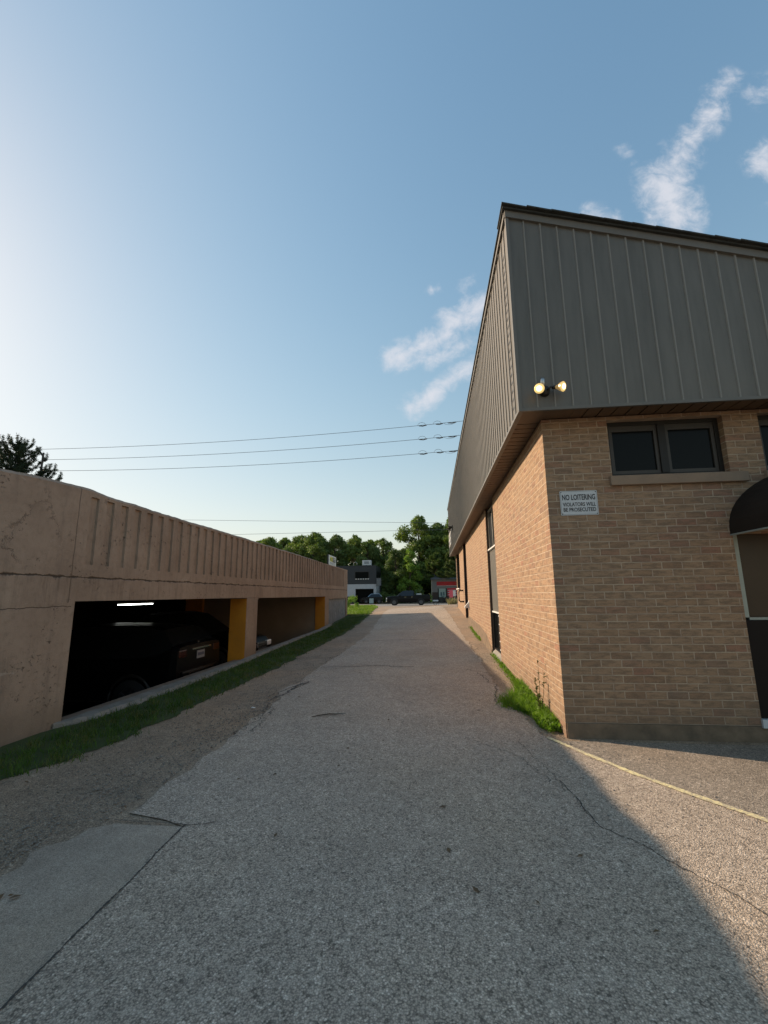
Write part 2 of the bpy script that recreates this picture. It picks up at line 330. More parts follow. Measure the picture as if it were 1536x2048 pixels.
# ------------------------------------------------------------------ helpers
def link(o, parent=None):
    COL.objects.link(o)
    if parent is not None: o.parent = parent
    return o
def tag(o, label=None, cat=None, group=None, kind=None):
    if label: o['label'] = label
    if cat: o['category'] = cat
    if group: o['group'] = group
    if kind: o['kind'] = kind
    return o
def empty(name, label, cat, loc=(0, 0, 0), rz=0.0, group=None):
    o = bpy.data.objects.new(name, None); o.empty_display_size = .2; link(o); o.location = loc; o.rotation_euler = (0, 0, rz)
    return tag(o, label, cat, group)
def copy_tree(o, parent=None):
    c = o.copy(); COL.objects.link(c); c.parent = parent
    for ch in [x for x in o.children]: copy_tree(ch, c)
    return c
class MB:
    def __init__(s): s.v = []; s.f = []
    def add(s, vs, fs):
        b = len(s.v); s.v += [tuple(p) for p in vs]; s.f += [tuple(b+i for i in q) for q in fs]; return s
    def box(s, x0, x1, y0, y1, z0, z1):
        return s.add([(x0, y0, z0), (x1, y0, z0), (x1, y1, z0), (x0, y1, z0), (x0, y0, z1), (x1, y0, z1), (x1, y1, z1), (x0, y1, z1)],
                     [(0, 3, 2, 1), (4, 5, 6, 7), (0, 1, 5, 4), (1, 2, 6, 5), (2, 3, 7, 6), (3, 0, 4, 7)])
    def quad(s, a, b, c, d): return s.add([a, b, c, d], [(0, 1, 2, 3)])
    def tube(s, pts, r, n=8, caps=True):
        pts = [Vector(p) for p in pts]; rs = r if hasattr(r, '__len__') else [r]*len(pts); rings = []; b = len(s.v)
        for i, p in enumerate(pts):
            dv = (pts[min(i+1, len(pts)-1)]-pts[max(i-1, 0)]).normalized()
            a = Vector((0, 0, 1)) if abs(dv.z) < .9 else Vector((1, 0, 0))
            x = dv.cross(a).normalized(); y = dv.cross(x)
            for k in range(n):
                an = 2*math.pi*k/n; s.v.append(tuple(p+(x*math.cos(an)+y*math.sin(an))*rs[i]))
        for i in range(len(pts)-1):
            for k in range(n):
                s.f.append((b+i*n+k, b+i*n+(k+1) % n, b+(i+1)*n+(k+1) % n, b+(i+1)*n+k))
        if caps: s.f.append(tuple(b+k for k in range(n))[::-1]); s.f.append(tuple(b+(len(pts)-1)*n+k for k in range(n)))
        return s
    def prism(s, poly, axis, a, b):
        # poly: 2D list, extruded along axis from a to b
        def P(p, t):
            return (t, p[0], p[1]) if axis == 'x' else (p[0], t, p[1]) if axis == 'y' else (p[0], p[1], t)
        n = len(poly); vs = [P(p, a) for p in poly]+[P(p, b) for p in poly]
        fs = [tuple(range(n)), tuple(range(2*n-1, n-1, -1))]+[(i, n+i, n+(i+1) % n, (i+1) % n) for i in range(n)]
        return s.add(vs, fs)
    def build(s, name, m, parent=None, smooth=False, bevel=0.0, fix=True):
        me = bpy.data.meshes.new(name); me.from_pydata(s.v, [], s.f); me.update()
        if fix or bevel:
            bm = bmesh.new(); bm.from_mesh(me); bmesh.ops.recalc_face_normals(bm, faces=bm.faces)
            bm.to_mesh(me); bm.free()
        me.materials.append(m)
        if smooth: me.polygons.foreach_set('use_smooth', [True]*len(me.polygons))
        o = bpy.data.objects.new(name, me); link(o, parent)
        if bevel:
            md = o.modifiers.new('bevel', 'BEVEL'); md.width = bevel; md.segments = 2; md.limit_method = 'ANGLE'; md.angle_limit = R(40)
        return o
def build_split(mb, name, m, parent, smooth=False):
    par = list(range(len(mb.v)))
    def find(a):
        while par[a] != a: par[a] = par[par[a]]; a = par[a]
        return a
    for f in mb.f:
        for q in f[1:]: par[find(q)] = find(f[0])
    gr = {}
    for f in mb.f: gr.setdefault(find(f[0]), []).append(f)
    out = []
    for fs in gr.values():
        ids = sorted({i for f in fs for i in f}); mp = {a: i for i, a in enumerate(ids)}
        k = MB(); k.add([mb.v[i] for i in ids], [tuple(mp[i] for i in f) for f in fs]); out.append(k.build(name, m, parent, smooth))
    return out
def np_mesh(name, V, F, m, parent=None, smooth=False):
    me = bpy.data.meshes.new(name); n = F.shape[1]
    me.vertices.add(len(V)); me.vertices.foreach_set('co', V.astype(np.float32).ravel())
    me.loops.add(F.size); me.loops.foreach_set('vertex_index', F.astype(np.int32).ravel())
    me.polygons.add(len(F)); me.polygons.foreach_set('loop_start', np.arange(0, F.size, n, dtype=np.int32))
    if smooth: me.polygons.foreach_set('use_smooth', np.ones(len(F), dtype=bool))
    me.update(calc_edges=True); me.validate(); me.materials.append(m)
    return link(bpy.data.objects.new(name, me), parent)

YL = ([4, 10, 14, 16.8, 18.5, 22.6, 28, 35, 60], [0, 0, .10, .13, .21, .43, .55, .50, 0])
YR = ([5, 7, 9.3, 10.6, 14.5, 18, 23.8, 28, 35, 60], [0, .05, .11, .14, .26, .51, .80, .82, .62, 0])
def gz(x, y):
    a = float(np.interp(y, *YL)); b = float(np.interp(y, *YR))
    k = min(max((x+4.3)/5.616, 0), 1)
    return a+(b-a)*k

# ------------------------------------------------------------------ ground, driveway
GX = sorted(set([-700, -300, -120, -60, -35, -25, -18.2, -12, -8, -4.32, -3.7, -3.1, -2.5, -1.9, -1.3, -.7, -.1, .5, 1.0, 1.316, 2, 4, 8, 15, 30, 60, 120, 300, 700]))
GY = sorted(set([-700, -200, -60, -20, -8, -3, 0] + [float(i) for i in range(1, 61)] + [4.32, 9.3, 10.6, 14.5, 16.8, 18.5, 22.6, 23.8, 70, 80, 95, 120, 200, 400, 1200]))
V_, F_ = [], []
idx = {}
for i, x in enumerate(GX):
    for j, y in enumerate(GY): idx[i, j] = len(V_); V_.append((x, y, gz(x, y)))
for i in range(len(GX)-1):
    for j in range(len(GY)-1):
        if GX[i] >= -18.21 and GX[i+1] <= -4.31 and GY[j] >= -3 and GY[j+1] <= 22.61: continue
        F_.append((idx[i, j], idx[i+1, j], idx[i+1, j+1], idx[i, j+1]))
mb = MB(); mb.add(V_, F_); tag(mb.build('ground', M_GRAVEL, fix=False), kind='structure')

def strip(name, left, right, y0, y1, m, lift, step=.08, jit=.02, nx=5, parent=None, seed=1, ends=0.0):
    rn = np.random.default_rng(seed); ys = np.arange(y0, y1+1e-6, step) if y1-y0 < 60 else np.linspace(y0, y1, 60)
    V, Fc = [], []
    jl = np.convolve(rn.normal(0, jit, len(ys)+4), np.ones(5)/2.5, 'valid')+rn.normal(0, jit*.4, len(ys))
    jr = np.convolve(rn.normal(0, jit, len(ys)+4), np.ones(5)/2.5, 'valid')+rn.normal(0, jit*.4, len(ys))
    for a, y in enumerate(ys):
        xl, xr = left(y)+jl[a], right(y)+jr[a]
        for b in range(nx):
            x = xl+(xr-xl)*b/(nx-1); V.append((x, y, gz(x, y)+lift))
    for a in range(len(ys)-1):
        for b in range(nx-1): i = a*nx+b; Fc.append((i, i+1, i+nx+1, i+nx))
    k = MB(); k.add(V, Fc); return k.build(name, m, parent, fix=False)
lin = lambda xs, ys: (lambda y: float(np.interp(y, xs, ys)))
aL = lin([-8, 2.9, 3.04, 3.1, 4.4, 6.4, 6.9, 7.6, 9.3, 13, 15, 19, 24.5, 26.5], [-1.5, -1.6, -1.62, -2.1, -2.14, -2.16, -2.35, -2.22, -2.28, -2.12, -2.1, -2.3, -2.5, -2.4])
aR = lin([-8, 1.4, 2.4, 3.36, 4.07, 4.97, 7, 9, 12, 18, 24, 26.5], [11.0, 3.6, 2.8, 2.08, 1.58, 1.10, .93, .95, .92, .8, .6, .4])
asph = strip('driveway', aL, aR, -8, 26.5, M_ASPH, .008, .07, .022, 9, seed=3); tag(asph, kind='structure')
pt_ = strip('driveway_patch', lambda y: float(np.interp(y, [-8, 0, 2.9, 3.0], [-3.2, -2.5, -2.25, -2.1]))+.05*math.sin(y*9)+.04*math.sin(y*23), lin([-8, 3.0], [-1.44, -1.59]), -8, 3.0, M_PATCH, .005, .07, .004, 4, seed=5); tag(pt_, kind='structure')
lot = strip('parking_lot', lin([-8, 1.4, 2.4, 3.36, 4.07, 4.93], [10.9, 3.5, 2.7, 1.98, 1.48, 1.05]), lambda y: 16.0, -8, 4.93, M_LOT, .005, .08, .008, 12, seed=9); tag(lot, kind='structure')
st = MB()
ys_ = [46, 50, 54, 60, 68]; xs_ = [-60, -30, -9, -6, -4.3, -2, 0, 1.316, 10, 30, 60]
for a in range(len(ys_)-1):
    for b in range(len(xs_)-1):
        P4 = [(xs_[b], ys_[a]), (xs_[b+1], ys_[a]), (xs_[b+1], ys_[a+1]), (xs_[b], ys_[a+1])]
        st.add([(x, y, gz(x, y)+.012) for x, y in P4], [(0, 1, 2, 3)])
tag(st.build('street', M_STREET, fix=False), kind='structure')

# painted line
def ribbon(k, pts, w, lift, wj=0.0):
    pts = [Vector((p[0], p[1], 0)) for p in pts]; b = len(k.v)
    for i, p in enumerate(pts):
        dv = (pts[min(i+1, len(pts)-1)]-pts[max(i-1, 0)]).normalized(); nn = Vector((-dv.y, dv.x, 0))
        ww = w*(1+random.uniform(-wj, wj))*.5
        for s_ in (1, -1):
            q = p+nn*ww*s_; k.v.append((q.x, q.y, gz(q.x, q.y)+lift))
    for i in range(len(pts)-1): k.f.append((b+2*i, b+2*i+1, b+2*i+3, b+2*i+2))
def curve_pts(ctrl, n):
    out = []
    for i in range(n+1):
        t_ = i/n*(len(ctrl)-1); j = min(int(t_), len(ctrl)-2); q = t_-j
        out.append((ctrl[j][0]*(1-q)+ctrl[j+1][0]*q, ctrl[j][1]*(1-q)+ctrl[j+1][1]*q))
    return out
k = MB(); ribbon(k, curve_pts([(1.12, 4.97), (1.34, 4.52), (1.58, 4.07), (1.83, 3.70), (2.08, 3.36), (2.8, 2.4), (3.6, 1.4)], 90), .052, .014, .25)
tag(k.build('painted_line', M_LINE, fix=False), 'thin faded yellow painted line curving away from the brick corner', 'road marking')
# cracks (parts of the driveway surface)
def crack(ctrl, w, n=60, j=.012):
    w *= .62; j *= .5; n *= 4; pts = curve_pts(ctrl, n); out = []; a = b = 0
    for p in pts:
        a = a*.93+random.gauss(0, j); b = b*.93+random.gauss(0, j); out.append((p[0]+a, p[1]+b))
    k = MB(); ribbon(k, out, w, .0115, .7); k.build('crack', M_CRACK, asph, fix=False)
crack([(-2.12, 3.03), (-1.6, 3.01), (-1.45, 3.05)], .010, 30, .003)
crack([(-1.62, 3.0), (-1.575, 1.7), (-1.54, -1)], .013, 60, .0025)
crack([(.95, 3.9), (1.0, 3.2), (1.2, 2.98), (1.28, 2.82), (1.42, 2.57), (1.5, 2.4), (1.7, 1.9)], .009, 60, .006)
crack([(.8, 4.8), (.9, 4.2), (.95, 3.9), (1.02, 3.3)], .006, 40, .010)
crack([(-2.2, 9.0), (-1.2, 9.1), (-.4, 8.9)], .035, 40, .02)
crack([(-2.3, 6.3), (-2.15, 7.0), (-2.12, 7.6)], .028, 40, .02)
crack([(-2.4, 6.5), (-2.25, 7.2), (-2.05, 7.55), (-2.15, 7.0)], .022, 40, .015)
crack([(-2.15, 4.6), (-2.1, 5.4), (-2.25, 6.2)], .012, 60, .018)
crack([(-2.0, 4.9), (-2.05, 5.6), (-2.15, 6.0)], .008, 60, .02)
crack([(.75, 8.3), (.9, 7.6), (.92, 7.0), (.8, 6.3)], .014, 60, .02)
crack([(.6, 8.6), (.95, 8.2)], .02, 20, .01)
crack([(-2.0, 13.0), (-.9, 13.1), (-.2, 13.0)], .04, 30, .02)
crack([(-1.6, 21.0), (-.2, 21.2)], .10, 20, .03)
crack([(.3, 4.9), (.75, 4.4), (.85, 3.9)], .007, 40, .014)

# loose stones
def stones(n, fx, fy, s0, s1, m, name):
    V, Fc = [], []
    base = np.array([(1, 0, 0), (-1, 0, 0), (0, 1, 0), (0, -1, 0), (0, 0, 1), (0, 0, -1)], float)
    fc = np.array([(0, 2, 4), (2, 1, 4), (1, 3, 4), (3, 0, 4), (2, 0, 5), (1, 2, 5), (3, 1, 5), (0, 3, 5)])
    for i in range(n):
        y = fy(); x = fx(y); s_ = random.uniform(s0, s1)*random.choice([.6, .8, 1, 1.3])
        q = base*np.array([random.uniform(.7, 1.3), random.uniform(.7, 1.3), random.uniform(.4, .8)])*s_+rng.normal(0, s_*.12, (6, 3))
        a = random.uniform(0, 6.28); c_, s2 = math.cos(a), math.sin(a)
        q = np.stack([q[:, 0]*c_-q[:, 1]*s2, q[:, 0]*s2+q[:, 1]*c_, q[:, 2]], 1)+np.array([x, y, gz(x, y)+s_*.25+.006])
        Fc.append(fc+len(V)*6); V.append(q)
    return np_mesh(name, np.concatenate(V), np.concatenate(Fc), m)
M_STONE = mat('stone_chip', varied((.34, .31, .27), (.14, .125, .11), 30, .9, 0, 90))
tag(stones(5200, lambda y: -2.15-abs(random.gauss(0, .42)) if y > 3 else -2.35-abs(random.gauss(0, .35)), lambda: 1.2+abs(random.gauss(0, 4.5)), .003, .009, M_STONE, 'loose_gravel'),
    'loose grey gravel chips along the left edge of the driveway', 'gravel', kind='stuff')
tag(stones(1800, lambda y: 1.1+abs(random.gauss(0, .5)) if y < 4.9 else random.uniform(.85, 1.28), lambda: random.uniform(3.2, 12), .003, .008, M_STONE, 'loose_gravel'),
    'loose gravel chips scattered at the foot of the brick wall', 'gravel', kind='stuff')

# ------------------------------------------------------------------ grass
gR = lin([0, 2.2, 3.6, 4.0, 6, 10.6, 15, 22, 32, 46], [-3.9, -3.75, -3.55, -3.27, -3.2, -3.14, -2.99, -3.05, -3.86, -6.0])
lawn = strip('lawn_soil', lin([0, 22.7, 22.75, 46], [-4.3, -4.3, -30, -30]), gR, 0, 46, M_SOIL, .006, .1, .03, 8, seed=12); tag(lawn, kind='structure')
def blades(n, px, py, h0, h1, w, name, m, lean=.5):
    x = px; y = py; n = len(x); h = rng.uniform(h0, h1, n)*rng.choice([.6, 1, 1.15], n); a = rng.uniform(0, 2*np.pi, n)
    z = np.array([gz(float(p), float(q)) for p, q in zip(x, y)])
    dx = np.cos(a)*w/2; dy = np.sin(a)*w/2
    lx = rng.normal(0, lean, n)*h; ly = rng.normal(0, lean, n)*h
    b0 = np.stack([x-dx, y-dy, z], 1); b1 = np.stack([x+dx, y+dy, z], 1)
    m0 = np.stack([x-dx*.7+lx*.35, y-dy*.7+ly*.35, z+h*.6], 1); m1 = np.stack([x+dx*.7+lx*.35, y+dy*.7+ly*.35, z+h*.6], 1)
    tp = np.stack([x+lx, y+ly, z+h], 1); tp2 = tp+np.stack([dx*.1, dy*.1, 0*dx], 1)
    V = np.stack([b0, b1, m1, m0, tp2, tp], 1).reshape(-1, 3)
    i = np.arange(n)[:, None]*6
    Fq = np.concatenate([i+np.array([[0, 1, 2, 3]]), i+np.array([[3, 2, 4, 5]])], 0)
    return np_mesh(name, V, Fq, m)
n = 42000
yy = 1.5+21.5*rng.random(n)**1.35; rr = np.array([gR(float(q)) for q in yy]); wob = .06*np.sin(yy*7)+.05*np.sin(yy*17.3)+rng.normal(0, .05, n)
xx = -4.12+(rr+wob+4.12)*rng.random(n)**.85
pat = np.sin(xx*9+1.3*np.sin(yy*3.1))*np.sin(yy*6.3+2*np.sin(xx*5))+.6*np.sin(xx*23+yy*17)+.5*np.sin(yy*31-xx*11)
keep = rng.random(n) < np.clip(.72+.42*pat-.45*np.clip((xx-rr+.30)/.35, 0, 1), .03, 1); xx = xx[keep]; yy = yy[keep]
tag(blades(n, xx, yy, .03, .085, .007, 'grass_strip', M_GRASS), 'low green grass growing in a strip along the garage wall', 'grass', kind='stuff')
n = 42000
yy = 22.7+25*rng.random(n); rr = np.array([gR(float(q)) for q in yy]); xx = rr-abs(rng.normal(0, 5, n))-.0
tag(blades(n, xx, yy, .07, .16, .03, 'lawn_grass', M_LAWN), 'sunlit green lawn beyond the end of the garage', 'grass', kind='stuff')

def dead():
    y = random.uniform(2.2, 14); x = random.choice([-3.2+random.gauss(0, .25), -2.25+random.gauss(0, .12), random.uniform(-2.1, 1.1)]); return (x, y, gz(x, y)+.012)
DL = [dead() for _ in range(150)]
Vd = []
for (x, y, z) in DL:
    a = random.uniform(0, 6.28); L = random.uniform(.012, .03); c_, s_ = math.cos(a)*L, math.sin(a)*L
    Vd += [(x-c_, y-s_, z), (x+s_*.45, y-c_*.45, z+random.uniform(0, .012)), (x+c_, y+s_, z+random.uniform(0, .01)), (x-s_*.45, y+c_*.45, z+random.uniform(0, .012))]
o = np_mesh('dead_leaves', np.array(Vd), np.arange(len(DL))[:, None]*4+np.array([[0, 1, 2, 3]]), mat('dead_leaf', varied((.16, .10, .05), (.09, .06, .035), 20, .9)))
tag(o, 'scattered small dead brown leaves on the driveway and gravel', 'leaves', kind='stuff')

# ------------------------------------------------------------------ parking garage (left)
G = empty('parking_garage', 'long low beige concrete parking garage with ribbed parapet and dark openings', 'parking garage', (0, 0, 0))
XW = -4.3
def topz(y): return float(np.interp(y, [-8, 3.87, 4.53, 4.76, 5.09, 5.36, 5.83, 7.8, 14, 22.75], [2.55, 2.745, 2.805, 2.812, 2.822, 2.80, 2.785, 2.795, 2.775, 2.68]))
w = MB()
w.box(XW-.25, XW, -8, 5.03, -.9, 1.70)                # near solid wall
w.box(XW-.25, XW, 5.03, 10.15, 1.41, 1.70)            # lintels
w.box(XW-.25, XW, 10.15, 10.80, 1.41, 1.70)
w.box(XW-.25, XW, 10.80, 18.55, 1.40, 1.70)
w.box(XW-.25, XW, 18.55, 22.70, 1.30, 1.70)
w.build('wall', M_CPAINT, G)
# low concrete sill wall under the openings
w = MB(); w.box(XW-.24, XW-.003, 5.03, 10.15, -.9, .02); w.box(XW-.24, XW-.003, 10.8, 17.9, -.9, .06); w.build('sill_wall', M_CPAINT, G)
for (y0, y1, zb) in ((10.15, 10.80, -.9), (17.90, 18.55, -.9), (22.45, 22.70, -.2)):
    w = MB(); w.box(XW-.40, XW, y0, y1, zb, 1.409 if y0 < 12 else 1.399 if y0 < 20 else 1.299); p = w.build('pier', M_CPAINT, G, bevel=.012)
    if y0 < 20:
        w = MB(); w.box(XW-.405, XW-.012, y0-.006, y0-.001, -.8, 1.39); w.build('painted_face', M_ORANGE, p)
w = MB(); w.box(XW-.10, XW-.05, 18.55, 22.45, -.2, 1.298); w.build('end_panel', M_GREYPANEL, G)
# chamfer in the corner of the second opening
w = MB(); w.prism([(10.801, 1.399), (10.801, 1.33), (10.87, 1.399)], 'x', XW-.2, XW-.01); w.build('corner_bracket', M_CPAINT, G)
# parapet: backing, bottom band, rough top band, ribs
pb = MB(); RX = .032
pb.box(XW-.20, XW-RX, -8, 22.70, 1.70, 2.60)
pb.box(XW-RX, XW, -8, 22.70, 1.702, 1.86)
ribs_y = [5.25+.285*i for i in range(60) if 5.25+.285*i < 22.0]
pb.box(XW-RX, XW, -8, ribs_y[0]-.145, 1.86, 2.60)
for i, yb in enumerate(ribs_y):
    ye = ribs_y[i+1]-.145 if i+1 < len(ribs_y) else 22.70
    pb.box(XW-RX, XW, yb, ye, 1.86, 2.60)
# top band: recess top at 2.725; ribs continue to it
ys_ = [-8.0]+list(np.arange(-6, 3.6, .5))+list(np.arange(3.6, 22.7, .06))+[22.70]
def rec(y): return any(yb-.145 < y < yb for yb in ribs_y)
b = len(pb.v); zt = []
jn = np.convolve(rng.normal(0, .006, len(ys_)+6), np.ones(7)/3, 'valid')
for i, y in enumerate(ys_):
    z = topz(y)+jn[i]; zt.append(z)
    pb.v += [(XW, y, 2.725), (XW+.002, y, z-.035), (XW-.03, y, z), (XW-.19, y, z-.01), (XW-.20, y, 2.60), (XW-RX, y, 2.725)]
for i in range(len(ys_)-1):
    for q in range(6): pb.f.append((b+i*6+q, b+i*6+(q+1) % 6, b+(i+1)*6+(q+1) % 6, b+(i+1)*6+q))
pb.f.append(tuple(b+q for q in range(6))); pb.f.append(tuple(b+(len(ys_)-1)*6+q for q in range(6)))
pb.box(XW-RX, XW, -8, ribs_y[0]-.145, 2.60, 2.725)
for i, yb in enumerate(ribs_y):
    ye = ribs_y[i+1]-.145 if i+1 < len(ribs_y) else 22.70
    pb.box(XW-RX, XW, yb, ye, 2.60, 2.725)
pb.box(XW-.199, XW-RX-.0005, -8, 22.70, 2.60, 2.7245)
pb.build('parapet', M_CPAINT, G)
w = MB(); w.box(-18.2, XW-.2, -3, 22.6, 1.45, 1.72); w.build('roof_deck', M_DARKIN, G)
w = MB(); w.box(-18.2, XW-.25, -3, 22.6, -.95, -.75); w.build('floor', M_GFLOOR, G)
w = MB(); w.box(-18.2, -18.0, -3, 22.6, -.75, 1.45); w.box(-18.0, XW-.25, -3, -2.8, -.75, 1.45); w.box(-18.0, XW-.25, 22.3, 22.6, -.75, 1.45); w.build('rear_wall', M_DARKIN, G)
w = MB(); w.box(-9.47, XW-.41, 17.95, 18.15, -.75, 1.449); w.build('cross_wall', M_INNER, G)
w = MB(); w.box(-10.2, -9.48, 17.8, 18.2, -.75, 1.449); w.build('interior_column', M_ORANGE, G)
# concrete ledge at the foot of the wall
V, Fc = [], []; ys_ = np.arange(4.9, 18.6, .06)
for y in ys_:
    wdt = (.15+.10*max(0, 1-abs(y-7)/4))*min(1, max(.05, (y-4.85)/.5))+random.gauss(0, .012)*min(1, (y-4.85)*3); z0 = gz(XW, y)
    V += [(XW+.001, y, z0+.055+random.gauss(0, .004)), (XW+wdt*.8, y, z0+.05+random.gauss(0, .006)), (XW+wdt+random.gauss(0, .01), y, z0+.02), (XW+wdt+.02, y, z0-.05)]
for i in range(len(ys_)-1):
    for q in range(3): a = i*4+q; Fc.append((a, a+1, a+5, a+4))
k = MB(); k.add(V, Fc); k.build('ledge', M_CONC, G)
for (x, y0, y1, z, lab) in ((-9.0, 12.1, 13.75, 1.24, 'bright white fluorescent strip light under the garage ceiling, nearest the opening'),):
    e = empty('strip_light', lab, 'ceiling light', (x, (y0+y1)/2, z))
    w = MB(); w.box(-.06, .06, -(y1-y0)/2, (y1-y0)/2, .028, .07); w.box(-.01, .01, -.5, -.48, .10, .21); w.box(-.01, .01, .48, .5, .10, .21); w.build('housing', M_CONC, e)
    w = MB(); w.tube([(0, -(y1-y0)/2+.02, 0), (0, (y1-y0)/2-.02, 0)], .016, 8); w.build('tube', M_TUBE, e)

# ------------------------------------------------------------------ brick building (right)
B = empty('brick_building', 'tan brick building with tall grey metal fascia beside the driveway', 'building', (0, 0, 0))
X0, Y0, ZS = 1.316, 4.98, 3.41
XE, YE = 7.6, 23.56
w = MB()
T = .25
w.box(X0, 3.17, Y0, Y0+T, .15, 2.60)
w.box(3.17, 4.95, Y0, Y0+T, 2.04, 2.60)
w.box(4.95, XE, Y0, Y0+T, .15, 2.60)
w.box(X0, 2.03, Y0, Y0+T, 2.60, ZS); w.box(3.25, 3.61, Y0, Y0+T, 2.60, ZS); w.box(4.83, XE, Y0, Y0+T, 2.60, ZS)
w.box(2.03, 3.25, Y0, Y0+T, 3.37, ZS); w.box(3.61, 4.83, Y0, Y0+T, 3.37, ZS)
# left face, walls between the slots
Y1 = Y0+T
w.box(X0, X0+T, Y1, 9.2, -.3, ZS); w.box(X0, X0+T, 10.5, 16.72, -.3, ZS); w.box(X0, X0+T, 18.15, 20.75, 0, ZS)
w.box(X0, X0+T, 20.75, 23.0, 0, 1.66); w.box(X0, X0+T, 23.0, YE-.28, 0, ZS)
w.box(XE-T, XE, Y1, YE, 0, ZS); w.box(X0+T, XE-T, YE-T, YE, 0, ZS)
w.box(X0, X0+.35, Y0, Y0+T, -.3, .149)
w.build('wall', M_BRICK, B)
w = MB(); w.box(X0+.012, 3.16, Y0-.012, Y0-.001, -.2, .145); w.box(4.95, XE, Y0-.012, Y0-.001, -.2, .145); w.box(X0+.35, XE, Y0, Y0+T, -.2, .148)
w.build('foundation', M_FOUND, B)
# parging at the foot of the left wall
V, Fc = [], []; ys_ = np.arange(10.52, 16.7, .08)
for y in ys_:
    h_ = gz(X0, y)+float(np.interp(y, [10.5, 11.5, 13, 14.5, 16.7], [.06, .30, .36, .34, .25]))+random.gauss(0, .006)
    V += [(X0-.004, y, h_), (X0-.016, y, h_-.02), (X0-.02, y, gz(X0, y)-.1)]
for i in range(len(ys_)-1):
    for q in range(2): a = i*3+q; Fc.append((a, a+1, a+4, a+3))
k = MB(); k.add(V, Fc); k.build('parging', M_FOUND, B)
# dark brown strip at the far corner of the wall
w = MB(); w.box(X0-.01, X0+.27, YE-.275, YE, 0, ZS); w.build('corner_strip', M_JAMB, B)

# windows in the front wall
def front_window(x0, x1, z0, z1, parent):
    y = Y0+.085
    fr = MB(); f_ = .045
    fr.box(x0, x0+f_, y, y+.06, z0, z1); fr.box(x1-f_, x1, y, y+.06, z0, z1); fr.box(x0+f_, x1-f_, y, y+.06, z1-f_, z1); fr.box(x0+f_, x1-f_, y, y+.06, z0, z0+f_)
    xm = (x0+x1)/2; fr.box(xm-.04, xm+.04, y-.01, y+.06, z0+f_, z1-f_)
    wn = fr.build('window', M_DKFRAME, parent)
    for a, b_ in ((x0+f_, xm-.04), (xm+.04, x1-f_)):
        sa = MB(); q = .038; yy_ = y+.012
        sa.box(a, a+q, yy_, yy_+.04, z0+f_, z1-f_); sa.box(b_-q, b_, yy_, yy_+.04, z0+f_, z1-f_); sa.box(a+q, b_-q, yy_, yy_+.04, z0+f_, z0+f_+q); sa.box(a+q, b_-q, yy_, yy_+.04, z1-f_-q-.03, z1-f_)
        sa.build('sash', M_FRAMEHI, wn)
        pn = MB(); pn.box(a+q, b_-q, yy_+.02, yy_+.026, z0+f_+q, z1-f_-q-.03); pn.build('pane', M_GLASS, wn)
    return wn
w1 = front_window(2.03, 3.25, 2.71, 3.37, B); w2 = front_window(3.61, 4.83, 2.71, 3.37, B)
for a, b_ in ((1.995, 3.40), (3.58, 4.87)):
    w = MB(); w.box(a, b_, Y0-.045, Y0+.085, 2.602, 2.708); w.build('window_sill', M_SILL, B, bevel=.004)
# entrance unit under the canopy
E_ = MB(); y = Y0+.04
E_.box(3.185, 3.235, y, y+.08, 1.18, 2.035); E_.box(3.235, 4.95, y, y+.08, 1.155, 1.18); E_.box(4.0, 4.06, y, y+.08, .2, 1.155); E_.box(4.0, 4.06, y, y+.08, 1.18, 2.035)
ent = E_.build('entrance_screen', M_POST, B)
w = MB(); w.box(3.236, 3.999, y+.03, y+.04, 1.181, 2.035); w.box(4.061, 4.95, y+.03, y+.04, 1.181, 2.035); w.build('pane', M_TINT, ent)
w = MB(); w.box(3.172, 3.999, y-.02, y+.07, .215, 1.153); w.box(4.061, 4.95, y-.02, y+.07, .215, 1.153); w.build('lower_panel', M_DOORPANEL, ent)
w = MB(); w.box(3.165, 4.95, y-.065, y+.08, .135, .213); w.build('threshold', M_WSIGN, ent)
w = MB(); w.box(3.17, 4.95, y-.02, y+.2, -.1, .133); w.build('step', M_FOUND, ent)
# barrel canopy
cx, ra, rb_, zc = 4.25, 1.10, .67, 2.10; nseg = 28
def arch(yv, sc=1.0): return [(cx-ra*sc*math.cos(math.pi*i/nseg), yv, zc+rb_*sc*math.sin(math.pi*i/nseg)) for i in range(nseg+1)]
k = MB(); rows = []
for yv in (Y0-.002, Y0-.25, Y0-.5, Y0-.75, Y0-1.0):
    rows.append([(cx-ra, yv, 2.035)]+arch(yv)+[(cx+ra, yv, 2.035)])
inn = [[(cx+(p[0]-cx)*.985, p[1], p[2]-.012) for p in r_] for r_ in rows]
for rr_ in (rows, inn):
    b = len(k.v); n_ = len(rr_[0])
    for r_ in rr_: k.v += r_
    for i in range(len(rr_)-1):
        for j in range(n_-1): k.f.append((b+i*n_+j, b+i*n_+j+1, b+(i+1)*n_+j+1, b+(i+1)*n_+j))
b = len(k.v); k.v += arch(Y0-1.0); k.f.append(tuple(range(b, b+nseg+1)))
cn = k.build('canopy', M_CANOPY, B, fix=False)
k = MB(); k.tube([(cx-ra+.002, Y0-.003, 2.028), (cx-ra+.002, Y0-1.0, 2.028), (cx+ra, Y0-1.0, 2.028), (cx+ra, Y0-.003, 2.028)], .010, 6); k.build('canopy_frame', M_POST, cn)

